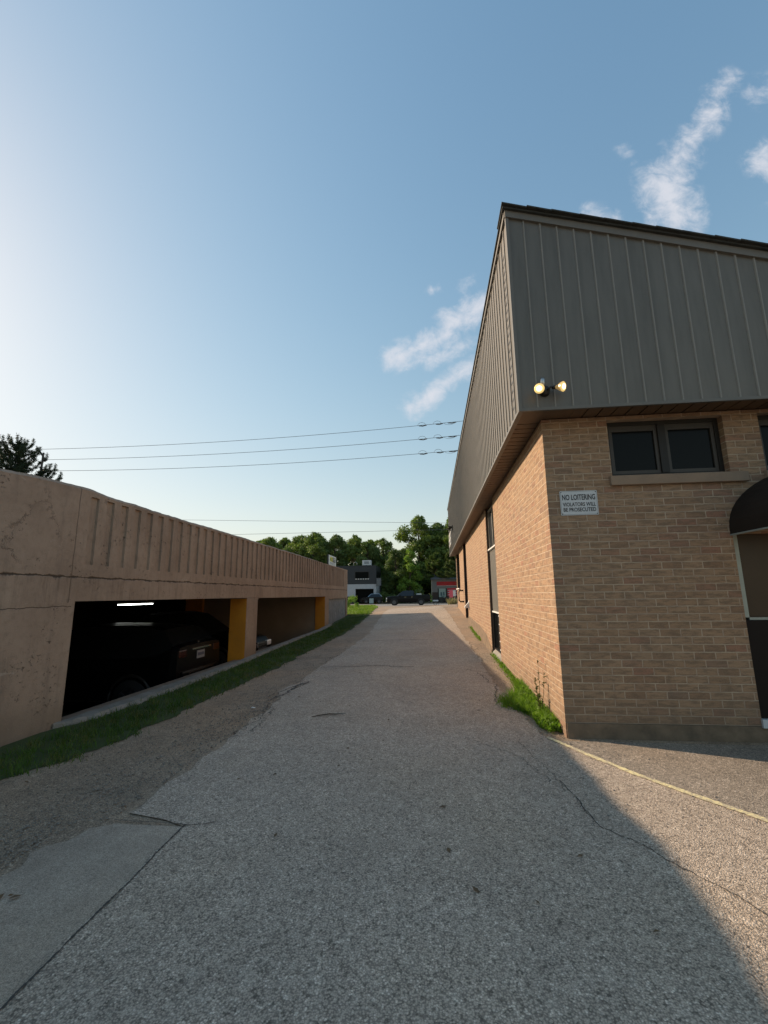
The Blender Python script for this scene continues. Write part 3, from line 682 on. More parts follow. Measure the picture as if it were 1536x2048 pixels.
# left wall slots
def slot_unit(y0, y1, kind):
    xr = X0+(.075 if kind == 1 else .17)
    if kind == 1:
        k = MB(); k.box(xr, xr+.05, y0, y1, 1.065, 2.42)
        for i in range(10):
            yy_ = y0+.06+i*(y1-y0-.1)/9; k.prism([(xr, yy_-.02), (xr-.018, yy_-.008), (xr-.018, yy_+.008), (xr, yy_+.02)], 'z', 1.07, 2.415)
        k.build('corrugated_panel', M_CORR, B)
        k = MB(); k.box(xr-.06, xr+.05, y0, y1, 2.422, 2.45); k.box(xr-.035, xr+.05, y0, y1, 1.035, 1.063); build_split(k, 'drip_ledge', M_WHITE, B)
        fr = MB(); fr.box(xr-.02, xr+.05, y0, y0+.05, 2.452, 3.36); fr.box(xr-.02, xr+.05, y1-.05, y1, 2.452, 3.36); fr.box(xr-.02, xr+.05, y0+.05, y1-.05, 3.31, 3.36); fr.box(xr-.02, xr+.05, (y0+y1)/2-.02, (y0+y1)/2+.02, 2.452, 3.31)
        wn = fr.build('window', M_CORR, B); k = MB(); k.box(xr+.01, xr+.016, y0+.05, y1-.05, 2.452, 3.31); k.build('pane', M_BLIND, wn)
        fr = MB(); fr.box(xr-.03, xr+.05, y1-.06, y1, .26, 1.033); fr.box(xr-.03, xr+.05, y0, y0+.02, .26, 1.033); fr.box(xr-.03, xr+.05, y0+.02, y1-.06, .24, .262)
        wn = fr.build('window', M_DKFRAME, B); k = MB(); k.box(xr+.01, xr+.016, y0+.4, y1-.06, .262, 1.033); k.build('pane', M_GLASS, wn)
        k = MB(); k.box(xr-.005, xr+.02, y0+.02, y0+.40, .262, 1.033); k.build('bar_backing', M_CONC, wn)
        k = MB()
        for i in range(5): z = .30+i*.17; k.box(xr-.03, xr-.006, y0+.02, y0+.40, z, z+.02)
        build_split(k, 'white_bar', M_WHITE, wn)  # row of white horizontal bars at the near end of the unit
        k = MB(); k.add([(X0-.01, y0, .13), (X0-.01, y1, .15), (xr+.02, y1, .255), (xr+.02, y0, .238), (X0-.01, y0, -.1), (X0-.01, y1, -.1), (xr+.02, y1, -.1), (xr+.02, y0, -.1)],
                   [(0, 1, 2, 3), (0, 4, 5, 1), (1, 5, 6, 2), (2, 6, 7, 3), (3, 7, 4, 0)]); k.build('sloped_sill', M_CONC, B)
    elif kind == 2:
        k = MB(); k.box(xr, xr+.05, y0, y1, .3, 3.40); k.build('recessed_panel', M_JAMB, B)
    else:
        fr = MB(); fr.box(xr-.04, xr+.05, y0, y0+.06, 1.71, 3.38); fr.box(xr-.04, xr+.05, y1-.06, y1, 1.71, 3.38); fr.box(xr-.04, xr+.05, y0+.06, y1-.06, 3.32, 3.38); fr.box(xr-.04, xr+.05, (y0+y1)/2-.03, (y0+y1)/2+.03, 1.71, 3.32)
        wn = fr.build('window', M_DKFRAME, B); k = MB(); k.box(xr+.01, xr+.016, y0+.06, y1-.06, 1.71, 3.32); k.build('pane', M_BLIND, wn)
        k = MB(); k.box(X0-.07, xr+.04, y0-.03, y1+.03, 1.662, 1.708); k.build('window_sill', M_WHITE, B)
slot_unit(9.2, 10.5, 1); slot_unit(16.72, 18.15, 2); slot_unit(20.75, 23.0, 3)
# dark jambs of the recesses
k = MB()
for ye in (10.5, 18.15, 23.0): k.box(X0+.012, X0+T, ye-.012, ye-.002, 0.0 if ye < 20 else 1.71, 3.40)
build_split(k, 'jamb_lining', M_JAMB, B)

# soffit and fascia
XF, YF = 1.02, 4.67; YFE = 23.9
k = MB(); zso = 3.425
n_ = int((YFE-YF-.3)/.155)
for i in range(n_):                                   # transverse boards along the left overhang
    a = YF+.31+i*.155; k.box(XF+.01, X0+.30, a, a+.133, zso, zso+.02)
k.box(XF+.01, X0+.30, YF+.01, YF+.305, zso-.0025, zso+.02)
x = X0+.305
while x < XE: k.box(x, x+.139, YF+.01, Y0+.28, zso, zso+.02); x += .155
sf = k.build('soffit', M_SOFFIT, B)
k = MB(); k.box(XF+.01, XE, YF+.012, YFE, zso+.022, zso+.03); k.build('soffit_backing', M_BLKMETAL, sf)
ZT = 5.925
def rake(x): return ZT-.309*(x-XF)
k = MB()
k.box(XF, XF+.04, YF+.04, YFE, 3.405, ZT)                       # left face sheet
k.box(X0, XE, YFE-.04, YFE, 3.41, 3.7)
rb2 = MB(); rb3 = MB(); s0 = YF+.20
while s0 < YFE: rb2.box(XF-.012, XF-.0005, s0, s0+.018, 3.43, ZT-.02); s0 += .19
k.add([(XF, YF, 3.405), (XE+.4, YF, 3.405), (XE+.4, YF, rake(XE+.4)), (XF, YF, ZT), (XF, YF+.04, 3.405), (XE+.4, YF+.04, 3.405), (XE+.4, YF+.04, rake(XE+.4)), (XF, YF+.04, ZT)],
      [(0, 1, 2, 3), (7, 6, 5, 4), (0, 4, 5, 1), (1, 5, 6, 2), (2, 6, 7, 3), (3, 7, 4, 0)])
x = 1.205
while x < XE+.35:
    rb3.add([(x-.006, YF, 3.43), (x, YF-.012, 3.43), (x+.012, YF-.012, 3.43), (x+.014, YF, 3.43)]+[(q, yq, rake(x)-.07) for q, yq in ((x-.006, YF), (x, YF-.012), (x+.012, YF-.012), (x+.014, YF))],
          [(0, 1, 5, 4), (1, 2, 6, 5), (2, 3, 7, 6), (4, 5, 6, 7), (3, 2, 1, 0)]); x += .186
k.build('metal_siding', M_SIDING, B); rb2.build('seam_ribs', M_RIBLIT, B); rb3.build('seam_ribs', M_RIBLIT, B)
k = MB()
k.box(XF-.016, XF+.02, YF-.016, YF+.03, 3.395, ZT)              # corner trim
k.box(XF-.018, XF, YF+.03, YFE, 3.395, 3.428); k.box(XF+.02, XE+.4, YF-.018, YF, 3.395, 3.428)
k.add([(XF-.02, YF-.03, ZT-.075), (XE+.4, YF-.03, rake(XE+.4)-.075), (XE+.4, YF-.03, rake(XE+.4)+.01), (XF-.02, YF-.03, ZT+.015), (XF-.02, YF, ZT-.075), (XE+.4, YF, rake(XE+.4)-.075), (XE+.4, YF, rake(XE+.4)+.01), (XF-.02, YF, ZT+.015)],
      [(0, 1, 2, 3), (7, 6, 5, 4), (0, 4, 5, 1), (1, 5, 6, 2), (2, 6, 7, 3), (3, 7, 4, 0)])
k.box(XF-.03, XF, YF, YFE, ZT-.05, ZT+.015)
k.build('fascia_trim', M_TRIM, B)
k = MB(); z = 3.56
while z < 5.66:
    k.box(XF-.004, XF-.001, YF+.235, YF+.355, z, z+.022); k.box(XF-.004, XF-.001, YF+.235, YF+.25, z+.022, z+.075); z += .105
k.build('dark_dashes', M_BLKMETAL, B)  # column of small dark dashes on the siding beside the corner
# roof with ragged shingle edge
k = MB()
k.add([(XF-.05, YF-.06, ZT+.022), (XE+.6, YF-.06, rake(XE+.6)+.022), (XE+.6, YFE+.05, rake(XE+.6)+.022), (XF-.05, YFE+.05, ZT+.022),
       (XF-.05, YF-.06, ZT+.045), (XE+.6, YF-.06, rake(XE+.6)+.045), (XE+.6, YFE+.05, rake(XE+.6)+.045), (XF-.05, YFE+.05, ZT+.045)],
      [(0, 3, 2, 1), (4, 5, 6, 7), (0, 1, 5, 4), (1, 2, 6, 5), (2, 3, 7, 6), (3, 0, 4, 7)])
roof = k.build('roof', M_SHINGLE, B)
k = MB(); x = XF-.06
while x < XE+.4:
    L = .30*random.uniform(.8, 1.1); za = rake(x)+.058; zb_ = rake(x+L)+.050; yo = YF-.085-random.uniform(0, .012)
    k.add([(x, yo, za-.018), (x+L, yo, zb_-.018), (x+L, yo, zb_), (x, yo, za), (x, YF+.3, za-.018), (x+L, YF+.3, zb_-.018), (x+L, YF+.3, zb_), (x, YF+.3, za)],
          [(0, 1, 2, 3), (7, 6, 5, 4), (0, 4, 5, 1), (1, 5, 6, 2), (2, 6, 7, 3), (3, 7, 4, 0)]); x += L
k.build('edge_shingles', M_SHINGLE, roof)

# wall fittings along the left face: pipe, vent hood, far lamp and letters
e = empty('wall_pipe', 'black bent pipe handle standing off the brick wall at the far end', 'pipe', (X0, 18.75, 1.13))
k = MB(); k.tube([(0, .25, .45), (-.16, .2, .45), (-.2, .05, .38), (-.2, 0, .05), (-.14, 0, .0), (.0, 0, 0)], .03, 8); k.build('pipe', M_BLKMETAL, e, True)
k = MB(); k.tube([(-.004, .25, .45), (.0, .25, .45)], .06, 10); k.tube([(-.004, 0, 0), (0, 0, 0)], .06, 10); build_split(k, 'flange', M_BLKMETAL, e)
e = empty('vent_hood', 'small white slanted vent hood low on the brick wall', 'vent', (X0, 16.32, .98))
k = MB(); k.prism([(0, .20), (-.16, .02), (-.16, -.03), (0, -.03)], 'y', -.09, .09)
o = k.build('hood', M_WHITE, e, bevel=.004)
k = MB(); k.box(-.008, 0, -.12, .12, -.06, .23); k.build('back_plate', M_WHITE, e)
e = empty('wall_lamp', 'small dark wall lamp high on the far end of the grey fascia', 'lamp', (XF-.014, 19.5, 4.3))
k = MB(); k.box(-.03, 0, -.1, .1, -.12, .12); k.build('back_plate', M_BLKMETAL, e); k = MB(); k.tube([(-.03, 0, .05), (-.16, 0, .03), (-.2, 0, -.06)], [.04, .09, .13], 10); k.build('shade', M_BLKMETAL, e)
e = empty('fascia_lettering', 'upright white block letters at the far end of the grey fascia', 'sign', (XF-.03, 21.6, 3.75))
for i, ch in enumerate(range(4)):
    k = MB(); a = i*.50; z = .0
    k.box(-.03, 0, -.75+a, -.68+a, z, z+.62); k.box(-.03, 0, -.68+a, -.45+a, z+.54, z+.62); k.box(-.03, 0, -.68+a, -.45+a, z+.27, z+.34)
    if i % 2: k.box(-.03, 0, -.45+a, -.38+a, z, z+.62)
    else: k.box(-.03, 0, -.68+a, -.45+a, z, z+.08)
    k.build('letter', M_WHITE, e)

# twin flood lamp on the fascia
FL = empty('flood_lamp', 'twin spot flood lamp with two glowing yellow bulbs on the fascia corner', 'lamp', (1.29, YF, 3.61))
k = MB(); k.tube([(0, -.012, .0), (0, -.05, .0)], [.055, .05], 14); k.tube([(0, -.0, 0), (0, -.012, 0)], .06, 14); k.build('junction_box', M_BLKMETAL, FL, True)
k = MB(); k.tube([(-.03, -.05, .02), (-.03, -.075, .05), (-.03, -.08, .10), (-.03, -.07, .125)], [.018, .026, .026, .020], 12); k.tube([(-.025, -.06, .05), (-.022, -.07, .0)], .014, 10); k.build('sensor', M_METAL, FL, True)
for sx, tip in ((-1, Vector((-.06, -.15, -.075))), (1, Vector((.10, -.11, -.045)))):
    a = Vector((.02*sx, -.05, 0)); p0 = Vector((.085*sx if sx > 0 else -.055, -.07, .015)) ; dr = tip.normalized()
    k = MB(); k.tube([a, (a+p0)/2+Vector((0, -.01, .015)), p0], .011, 8); arm = k.build('arm', M_BLKMETAL, FL, True)
    k = MB(); k.tube([p0-dr*.015, p0+dr*.03], [.019, .024], 12); k.build('lamp_holder', M_BLKMETAL, FL, True)
    k = MB(); k.tube([p0+dr*.03, p0+dr*.05, p0+dr*.075, p0+dr*.10, p0+dr*.112], [.020, .026, .041, .052, .054], 20, caps=False); bl = k.build('bulb', M_REFL, FL, True)
    k = MB(); k.tube([p0+dr*.111, p0+dr*.117, p0+dr*.121], [.053, .040, .02], 20); k.build('lens', M_BULB, bl, True)
    k = MB(); k.tube([p0+dr*.1215, p0+dr*.1235], [.030, .020], 16); k.build('glow', M_BULBHOT, bl, True)

# no loitering sign
SG = empty('wall_sign', 'small white aluminium notice reading NO LOITERING on the brick wall', 'sign', (1.447, Y0-.004, 2.285))
k = MB(); wd, hd = .398, .275
def rrect(x0, x1, z0, z1, r, n=5):
    out = []
    for cxx, czz, a0 in ((x1-r, z1-r, 0), (x0+r, z1-r, 90), (x0+r, z0+r, 180), (x1-r, z0+r, 270)):
        for i in range(n+1): a = R(a0+90*i/n); out.append((cxx+r*math.cos(a), czz+r*math.sin(a)))
    return out
k.prism(rrect(0, wd, 0, hd, .012), 'y', -.004, 0); k.build('plate', M_WSIGN, SG)
M_EDGE = mat('sign_edge', col=(.16, .17, .17), rough=.5)
o_, i_ = rrect(.006, wd-.006, .006, hd-.006, .01), rrect(.0095, wd-.0095, .0095, hd-.0095, .008)
k = MB(); nn_ = len(o_); k.v = [(p[0], -.0045, p[1]) for p in o_]+[(p[0], -.0045, p[1]) for p in i_]
k.f = [(i, (i+1) % nn_, nn_+(i+1) % nn_, nn_+i) for i in range(nn_)]; k.build('border', M_EDGE, SG, fix=False)
def text_mesh(s_, size, loc, parent, m, width=None, off=0.0, name='lettering', rot=(math.pi/2, 0, 0), ext=.0006):
    cu = bpy.data.curves.new('txt', 'FONT'); cu.body = s_; cu.size = size; cu.align_x = 'CENTER'; cu.extrude = ext; cu.offset = off; cu.resolution_u = 3
    to = bpy.data.objects.new('txt', cu); COL.objects.link(to)
    me = bpy.data.meshes.new_from_object(to.evaluated_get(bpy.context.evaluated_depsgraph_get())); bpy.data.objects.remove(to)
    me.materials.clear(); me.materials.append(m); o = link(bpy.data.objects.new(name, me), parent); o.location = loc; o.rotation_euler = rot
    xs = [v_.co.x for v_ in me.vertices]; cw = max(xs)-min(xs)
    if width: o.scale = (width/cw, 1, 1)
    return o
M_TXT = mat('sign_letters', col=(.006, .006, .009), rough=.5)
bpy.context.view_layer.update()
text_mesh('NO LOITERING', .086, (wd/2, -.0052, .172), SG, M_TXT, .352, .0018)
text_mesh('VIOLATORS WILL', .060, (wd/2+.002, -.0052, .101), SG, M_TXT, .350, .0010)
text_mesh('BE PROSECUTED', .060, (wd/2+.002, -.0052, .042), SG, M_TXT, .345, .0010)
for px_, pz_ in ((.016, .016), (wd-.016, .016), (.016, hd-.016), (wd-.016, hd-.016)):
    k = MB(); k.tube([(px_, -.004, pz_), (px_, -.008, pz_)], .005, 8); k.build('screw', M_BLKMETAL, SG)

# weeds at the brick corner
def weed_leaves(n, fx, s0, s1, m, name):
    P = np.array([fx() for _ in range(n)]); a = rng.uniform(0, 6.28, n); el = rng.uniform(.1, 1.3, n); L = rng.uniform(s0, s1, n)
    d_ = np.stack([np.cos(a)*np.cos(el), np.sin(a)*np.cos(el), np.sin(el)], 1); sd_ = np.stack([-np.sin(a), np.cos(a), 0*a], 1)
    tip = P+d_*L[:, None]; mid = P+d_*L[:, None]*.5+np.array([0, 0, .01]); w_ = L[:, None]*.22
    V = np.stack([P, mid+sd_*w_, tip, mid-sd_*w_], 1).reshape(-1, 3); Fq = np.arange(n)[:, None]*4+np.array([[0, 1, 2, 3]])
    return np_mesh(name, V, Fq, m)
def clump():
    while True:
        y = random.uniform(5.12, 7.0); x = X0-.01-abs(random.gauss(0, .17)); lim = .10+.36*math.exp(-((y-6.2)/.38)**2)+.10*math.exp(-((y-5.4)/.3)**2)
        if X0-x < lim: break
    return (x, y, gz(x, y)+random.random()**2*.10*(1-(X0-x)/.6))
tag(weed_leaves(3600, clump, .03, .065, M_WEED, 'weed_clump'), 'bright green leafy weed clump at the brick corner', 'weeds')
def sliver():
    y = random.choice([random.uniform(7.0, 10.2), random.uniform(7, 9), random.uniform(12.5, 15.5)]); x = X0-.02-abs(random.gauss(0, .04)); return (x, y, gz(x, y)+random.random()**2*.05)
tag(weed_leaves(2200, sliver, .02, .05, M_WEED, 'weed_line'), 'thin line of small weeds in the joint along the brick wall', 'weeds', kind='stuff')
n = 6500
yy = rng.uniform(5.25, 7.2, n); lim = .06+.40*np.exp(-((yy-6.2)/.40)**2)+rng.normal(0, .04, n); xx = X0-.02-rng.random(n)*np.abs(lim)
keep = np.sin(xx*38)*np.sin(yy*21)+.5*np.sin(xx*71+yy*43) > -.25; xx = xx[keep]; yy = yy[keep]; n = len(xx)
tag(blades(n, xx, yy, .05, .16, .008, 'grass_tuft', M_WEED, .6), 'tuft of green grass blades around the weed clump', 'grass', kind='stuff')
TW = empty('tall_weed', 'tall thin branching weed standing against the sunlit brick', 'weed', (1.235, 5.68, .02))
k = MB(); lf = []
for i in range(5):
    a = random.uniform(0, 6.28); h_ = [.62, .50, .42, .36, .28][i]; sx = math.cos(a)*.05*(i > 0); sy = math.sin(a)*.16*(i > 0)
    pts = [(0, 0, 0), (sx*.4, sy*.5, h_*.35), (sx*.8, sy*.9, h_*.7), (sx, sy, h_)]
    k.tube(pts, [.004, .0035, .0025, .0015], 5)
    for q in range(22):
        t_ = random.uniform(.15, 1); j = min(int(t_*3), 2); r_ = t_*3-j; p = Vector(pts[j]).lerp(Vector(pts[j+1]), r_); lf.append(tuple(p))
k.build('stem', mat('weed_stem', col=(.10, .09, .03), rough=.8), TW)
it = iter(lf*3)
wl = weed_leaves(len(lf)*2, lambda: next(it), .02, .045, leaf_mat('weed_tall', (.035, .05, .012), (.09, .11, .025), 12, .25), 'leaves'); wl.parent = TW

# twig, litter
TG = empty('fallen_twig', 'thin bent twig lying across the middle of the driveway', 'twig', (-1.28, 5.6, gz(-1.28, 5.6)+.012))
k = MB(); k.tube([(-.19, -.07, .0), (-.08, -.03, .012), (.0, .0, .018), (.08, .02, .012), (.2, .03, .02)], [.004, .006, .007, .006, .003], 6); k.tube([(-.15, -.02, .003), (-.05, .0, .012), (.05, .05, .008)], [.003, .005, .003], 6)
k.build('stick', M_BARK, TG); k = MB(); k.tube([(.05, .02, .014), (.12, .025, .018), (.19, .03, .02)], .0045, 6); k.build('pale_end', M_CONC, TG)  # one end of the stick in a paler colour
k = MB(); q = []
for i in range(7):
    a = 6.28*i/7; q.append((math.cos(a)*random.uniform(.02, .04), math.sin(a)*random.uniform(.015, .03), random.uniform(.004, .016)))
k.add([(0, 0, .022)]+q, [(0, i+1, (i+1) % 7+1) for i in range(7)]); o = k.build('paper_scrap', M_WHITE); o.location = (-2.36, 5.9, gz(-2.36, 5.9)+.004)
tag(o, 'tiny crumpled white paper scrap on the gravel edge', 'litter')

# ------------------------------------------------------------------ vehicles
def loft_car(root, st, paint, glass_rows=(3,), L_gl=None):
    """st: list of (x, zb, zm, zbelt, zroof, wb, wm, wbelt, wroof, glassflag); half widths"""
    V, body, glass = [], [], []; rows = []
    for (x, zb, zm, zbe, zr, wb, wm, wbe, wr, g) in st:
        zt_ = zr+.015 if zr > zbe+.05 else zr
        half = [(0, zb), (wb*.9, zb), (wb, zb+.05), (wm, zm), (wbe, zbe), (wr, zr), (wr*.72, zt_+.01), (0, zt_+.02)]
        ring = [(x, -y_, z_) for y_, z_ in half]+[(x, y_, z_) for y_, z_ in half[-2:0:-1]]
        rows.append(len(V)); V += ring
    n_ = len(rows and V)//len(st)
    for i in range(len(st)-1):
        for j in range(n_):
            f_ = (rows[i]+j, rows[i]+(j+1) % n_, rows[i+1]+(j+1) % n_, rows[i+1]+j)
            side = j in (4, 9); top = j in (5, 6, 7, 8)
            g = st[i][9]
            (glass if (g == 1 and side) or (g == 2 and (top or side)) else body).append(f_)
    body.append(tuple(rows[0]+j for j in range(n_))); body.append(tuple(rows[-1]+j for j in reversed(range(n_))))
    k = MB(); k.add(V, body); bo = k.build('body', paint, root, smooth=False, bevel=.0)
    k = MB(); k.add([(p[0], p[1]*1.002, p[2]+.001) for p in V], glass); build_split(k, 'window', M_CARGLS, root)
    return bo
def wheels(root, xs, r, wt, wid=.22):
    for x in xs:
        for s_ in (-1, 1):
            y = s_*(wt-wid/2+.02)
            k = MB(); k.tube([(x, y-wid/2, r), (x, y-wid/2+.03, r), (x, y+wid/2-.03, r), (x, y+wid/2, r)], [r*.93, r, r, r*.93], 24); wh = k.build('wheel', M_TYRE, root, True)
            k = MB(); yy_ = y+s_*(wid/2+.002)
            k.tube([(x, yy_-s_*.03, r), (x, yy_, r)], [r*.64, r*.60], 16)
            for q in range(5):
                a = q*2*math.pi/5; k.box(x-.02, x+.02, min(yy_, yy_+s_*.012), max(yy_, yy_+s_*.012), r-.02, r+.02)
                k.tube([(x, yy_, r), (x+math.cos(a)*r*.58, yy_, r+math.sin(a)*r*.58)], .025, 6)
            k.build('rim', M_RIM, wh)
        # arches
    k = MB()
    for x in xs:
        for s_ in (-1, 1):
            y = s_*(wt-.012); pts = [(x+math.cos(R(a))*(r+.07), y, r+math.sin(R(a))*(r+.07)) for a in range(-10, 191, 20)]
            k.tube(pts, .03, 6)
    build_split(k, 'wheel_arch', M_BLKMETAL, root)
# pickup (front towards -x)
TR = empty('pickup_truck', 'black four door pickup truck crossing the end of the driveway', 'pickup truck', (-6.02, 60.4, gz(-4, 60)), 0)
w_ = .98
loft_car(TR, [(0, .62, .85, 1.05, 1.06, .78, .82, .80, .72, 0), (.10, .45, .85, 1.12, 1.15, .90, .95, .90, .80, 0), (.6, .42, .85, 1.18, 1.22, .95, w_, .93, .85, 0),
              (1.45, .42, .85, 1.22, 1.28, .95, w_, .94, .86, 2), (2.15, .42, .85, 1.25, 1.86, .95, w_, .95, .72, 1), (2.5, .42, .85, 1.26, 1.92, .95, w_, .95, .72, 1), (3.35, .42, .85, 1.26, 1.92, .95, w_, .95, .72, 2),
              (3.62, .42, .85, 1.26, 1.90, .95, w_, .95, .72, 0), (3.70, .42, .85, 1.26, 1.36, .95, w_, .95, .93, 0), (5.7, .48, .85, 1.25, 1.34, .95, w_, .95, .93, 0), (5.8, .55, .85, 1.2, 1.3, .9, .94, .92, .9, 0)], M_CARBLK)
wheels(TR, (1.05, 4.6), .42, w_)
k = MB(); k.box(-.06, .08, -.88, .88, .48, .70); k.build('bumper', M_CHROME, TR, bevel=.03)
k = MB(); k.box(-.02, .04, -.5, .5, .74, 1.02); k.build('grille', M_CHROME, TR, bevel=.01)
for s_ in (-1, 1):
    k = MB(); k.box(-.02, .22, min(s_*.56, s_*.915), max(s_*.56, s_*.915), .80, 1.02); k.build('headlight', M_LAMP, TR, bevel=.02)
    k = MB(); k.box(1.75, 1.9, min(s_*.96, s_*1.16), max(s_*.96, s_*1.16), 1.22, 1.42); k.build('mirror', M_CARBLK, TR, bevel=.02)
    k = MB(); k.box(5.74, 5.82, min(s_*.80, s_*.93), max(s_*.80, s_*.93), .85, 1.2); k.build('taillight', M_RED, TR)
    k = MB()
    for x in (2.45, 3.3): k.box(x, x+.18, min(s_*.985, s_*1.0), max(s_*.985, s_*1.0), 1.08, 1.11)
    build_split(k, 'door_handle', M_CHROME, TR)
k = MB(); k.box(-.35, .35, -.25, .25, 0, .16); o = k.build('storage_box', M_WHITE, bevel=.03); o.location = (-6.02+4.3, 60.4, gz(-4, 60)+1.38)
tag(o, 'white storage box resting in the bed of the black pickup', 'box')

# garage cars
C1 = empty('parked_suv', 'black SUV parked tail out just inside the first garage opening', 'car', (-9.25, 8.97, -.75))
w_ = .90
loft_car(C1, [(0, .35, .6, .72, .74, .70, .75, .74, .66, 0), (.25, .25, .6, .92, .95, .82, .88, .84, .75, 0), (1.25, .22, .62, 1.0, 1.03, .86, w_, .87, .78, 2), (1.95, .22, .62, 1.03, 1.55, .86, w_, .87, .62, 1),
              (2.4, .22, .62, 1.04, 1.63, .86, w_, .87, .62, 1), (3.6, .22, .62, 1.06, 1.61, .86, w_, .87, .62, 1), (4.08, .30, .68, 1.12, 1.56, .86, w_, .87, .64, 2), (4.38, .36, .72, 1.22, 1.28, .84, .88, .86, .80, 0), (4.5, .46, .78, 1.18, 1.24, .80, .85, .83, .78, 0)], M_CARBLK)
wheels(C1, (.85, 3.65), .35, w_)
xr = 4.5
k = MB(); k.box(xr-.02, xr+.05, -.70, .70, .48, .80); k.build('bumper', M_CARBLK, C1, bevel=.02)
k = MB(); k.box(xr+.045, xr+.06, -.50, .50, .735, .765); k.build('bumper_strip', M_CHROME, C1)
k = MB(); k.box(xr-.02, xr+.02, -.34, .40, 1.165, 1.195); k.build('chrome_bar', M_CHROME, C1)
k = MB(); k.box(xr+.005, xr+.015, -.15, .15, .98, 1.13); pl = k.build('number_plate', M_PLATE, C1)
k = MB()
for i in range(7): k.box(xr+.0155, xr+.018, -.12+i*.036, -.12+i*.036+.02, 1.03, 1.09)
k.build('characters', mat('plate_ink', col=(.05, .06, .1)), pl)
for s_ in (-1, 1):
    k = MB(); k.box(xr-.10, xr+.01, min(s_*.52, s_*.80), max(s_*.52, s_*.80), 1.06, 1.20); k.build('taillight', M_RED, C1, bevel=.02)
    k = MB(); k.box(.8, 3.7, min(s_*.88, s_*.905), max(s_*.88, s_*.905), .30, .325); k.build('side_trim', M_CHROME, C1)
k = MB(); k.tube([(xr-.07, 0, 1.262), (xr-.05, 0, 1.262)], .045, 16); k.build('badge', M_CHROME, C1)
C2 = empty('parked_sedan', 'black sedan parked nose out behind the first orange pier', 'car', (-4.85, 12.55, -.75), math.pi); C2.scale = (1, 1, 1.22)
loft_car(C2, [(0, .30, .5, .68, .70, .70, .75, .74, .66, 0), (.15, .22, .55, .80, .84, .82, .86, .82, .72, 0), (1.2, .20, .58, .92, .96, .86, .89, .84, .74, 2), (1.9, .20, .58, .95, 1.38, .86, .89, .84, .60, 1),
              (2.3, .20, .58, .96, 1.43, .86, .89, .84, .60, 1), (3.1, .20, .58, .98, 1.40, .86, .89, .84, .60, 2), (3.8, .22, .58, .99, 1.03, .86, .89, .84, .74, 0), (4.5, .26, .58, .98, 1.02, .82, .86, .82, .74, 0), (4.62, .35, .55, .8, .84, .78, .82, .8, .72, 0)], M_CARBLK)
wheels(C2, (.85, 3.65), .32, .89)
k = MB(); k.box(-.03, .03, -.32, .32, .50, .76)
k.build('grille', M_BLKMETAL, C2, bevel=.01)
k = MB()
for z in (.53, .60, .67, .73): k.box(-.045, -.03, -.32, .32, z, z+.012)
k.box(-.045, -.03, -.34, -.32, .5, .76); k.box(-.045, -.03, .32, .34, .5, .76); k.build('grille_bar', M_CHROME, C2)
k = MB(); k.box(-.05, .02, -.75, .75, .30, .46); k.build('bumper', M_CARBLK, C2, bevel=.03)
k = MB(); k.box(-.058, -.045, -.55, .55, .34, .36); k.build('bumper_strip', M_CHROME, C2)
for s_ in (-1, 1):
    k = MB(); k.box(-.02, .16, min(s_*.40, s_*.76), max(s_*.40, s_*.76), .64, .76); k.build('headlight', M_LAMP, C2, bevel=.02)

# ------------------------------------------------------------------ far buildings and street things
D = empty('dark_building', 'two storey shop building, charcoal upper floor over white ground floor', 'building', (-8.92, 72, .05))
M_CHAR = mat('charcoal_cladding', varied((.030, .034, .040), (.024, .027, .032), 2, .6))
M_DWHITE = mat('shop_white', varied((.42, .44, .47), (.36, .37, .39), 2, .7)); M_YEL = mat('yellow_paint', varied((.42, .34, .03), (.33, .26, .03), 4, .7))
k = MB(); k.box(-8.5, 0, 0, 7, 3.12, 6.1); k.box(-8.5, .02, -.02, 7, 6.0, 6.12); k.build('upper_wall', M_CHAR, D)
k = MB(); k.box(-8.5, -.0, .02, 7, 2.35, 3.10); k.box(-8.5, -3.42, .02, 7, 1.15, 2.35); k.box(-.42, 0, .02, 7, .0, 2.35); k.build('lower_wall', M_DWHITE, D)
k = MB(); k.box(-8.5, -3.42, .06, 7, 0, 1.15); k.box(-3.42, -.42, 4, 7, 0, 2.35); k.build('plinth', M_CHAR, D)
k = MB(); k.box(-.46, .03, -.02, 7, 0, 1.33); k.build('yellow_band', M_YEL, D)
k = MB(); k.box(-3.50, -1.15, -.04, .01, 3.95, 5.15); wn = k.build('window', M_BLKMETAL, D)
k = MB(); k.box(-3.42, -1.23, -.05, -.042, 4.03, 5.07); k.build('pane', M_FGLASS, wn)
k = MB()
for i in range(6): k.box(-3.4+i*.40, -3.4+i*.40+.25, -.10, -.045, 3.88, 3.99)
build_split(k, 'window_light', M_WHITE, D)  # row of lights under the window, their light put in as white colour
for i in range(2):
    k = MB(); k.box(-.001, .03, .8+i*2.6, 2.6+i*2.6, 4.0, 5.2); k.build('side_window', M_FGLASS, D)
k = MB(); k.box(-3.42, -.42, .6, .66, 0, 2.35); k.build('shop_front', M_FGLASS, D)
e = empty('blade_sign', 'grey framed square sign projecting from the charcoal building corner', 'sign', (-8.80, 71.7, 2.85))
k = MB(); k.box(-.05, .75, -.05, .05, 0, 1.25); k.build('panel', mat('sign_grey', varied((.10, .11, .12), (.07, .075, .08), 5)), e); k = MB(); k.box(.05, .65, -.06, -.051, .12, 1.13); k.build('face', mat('sign_grey_light', varied((.17, .18, .19), (.08, .085, .09), 9)), e)
k = MB(); k.box(-.07, -.04, -.02, .02, .5, .54); k.build('bracket', M_BLKMETAL, e)
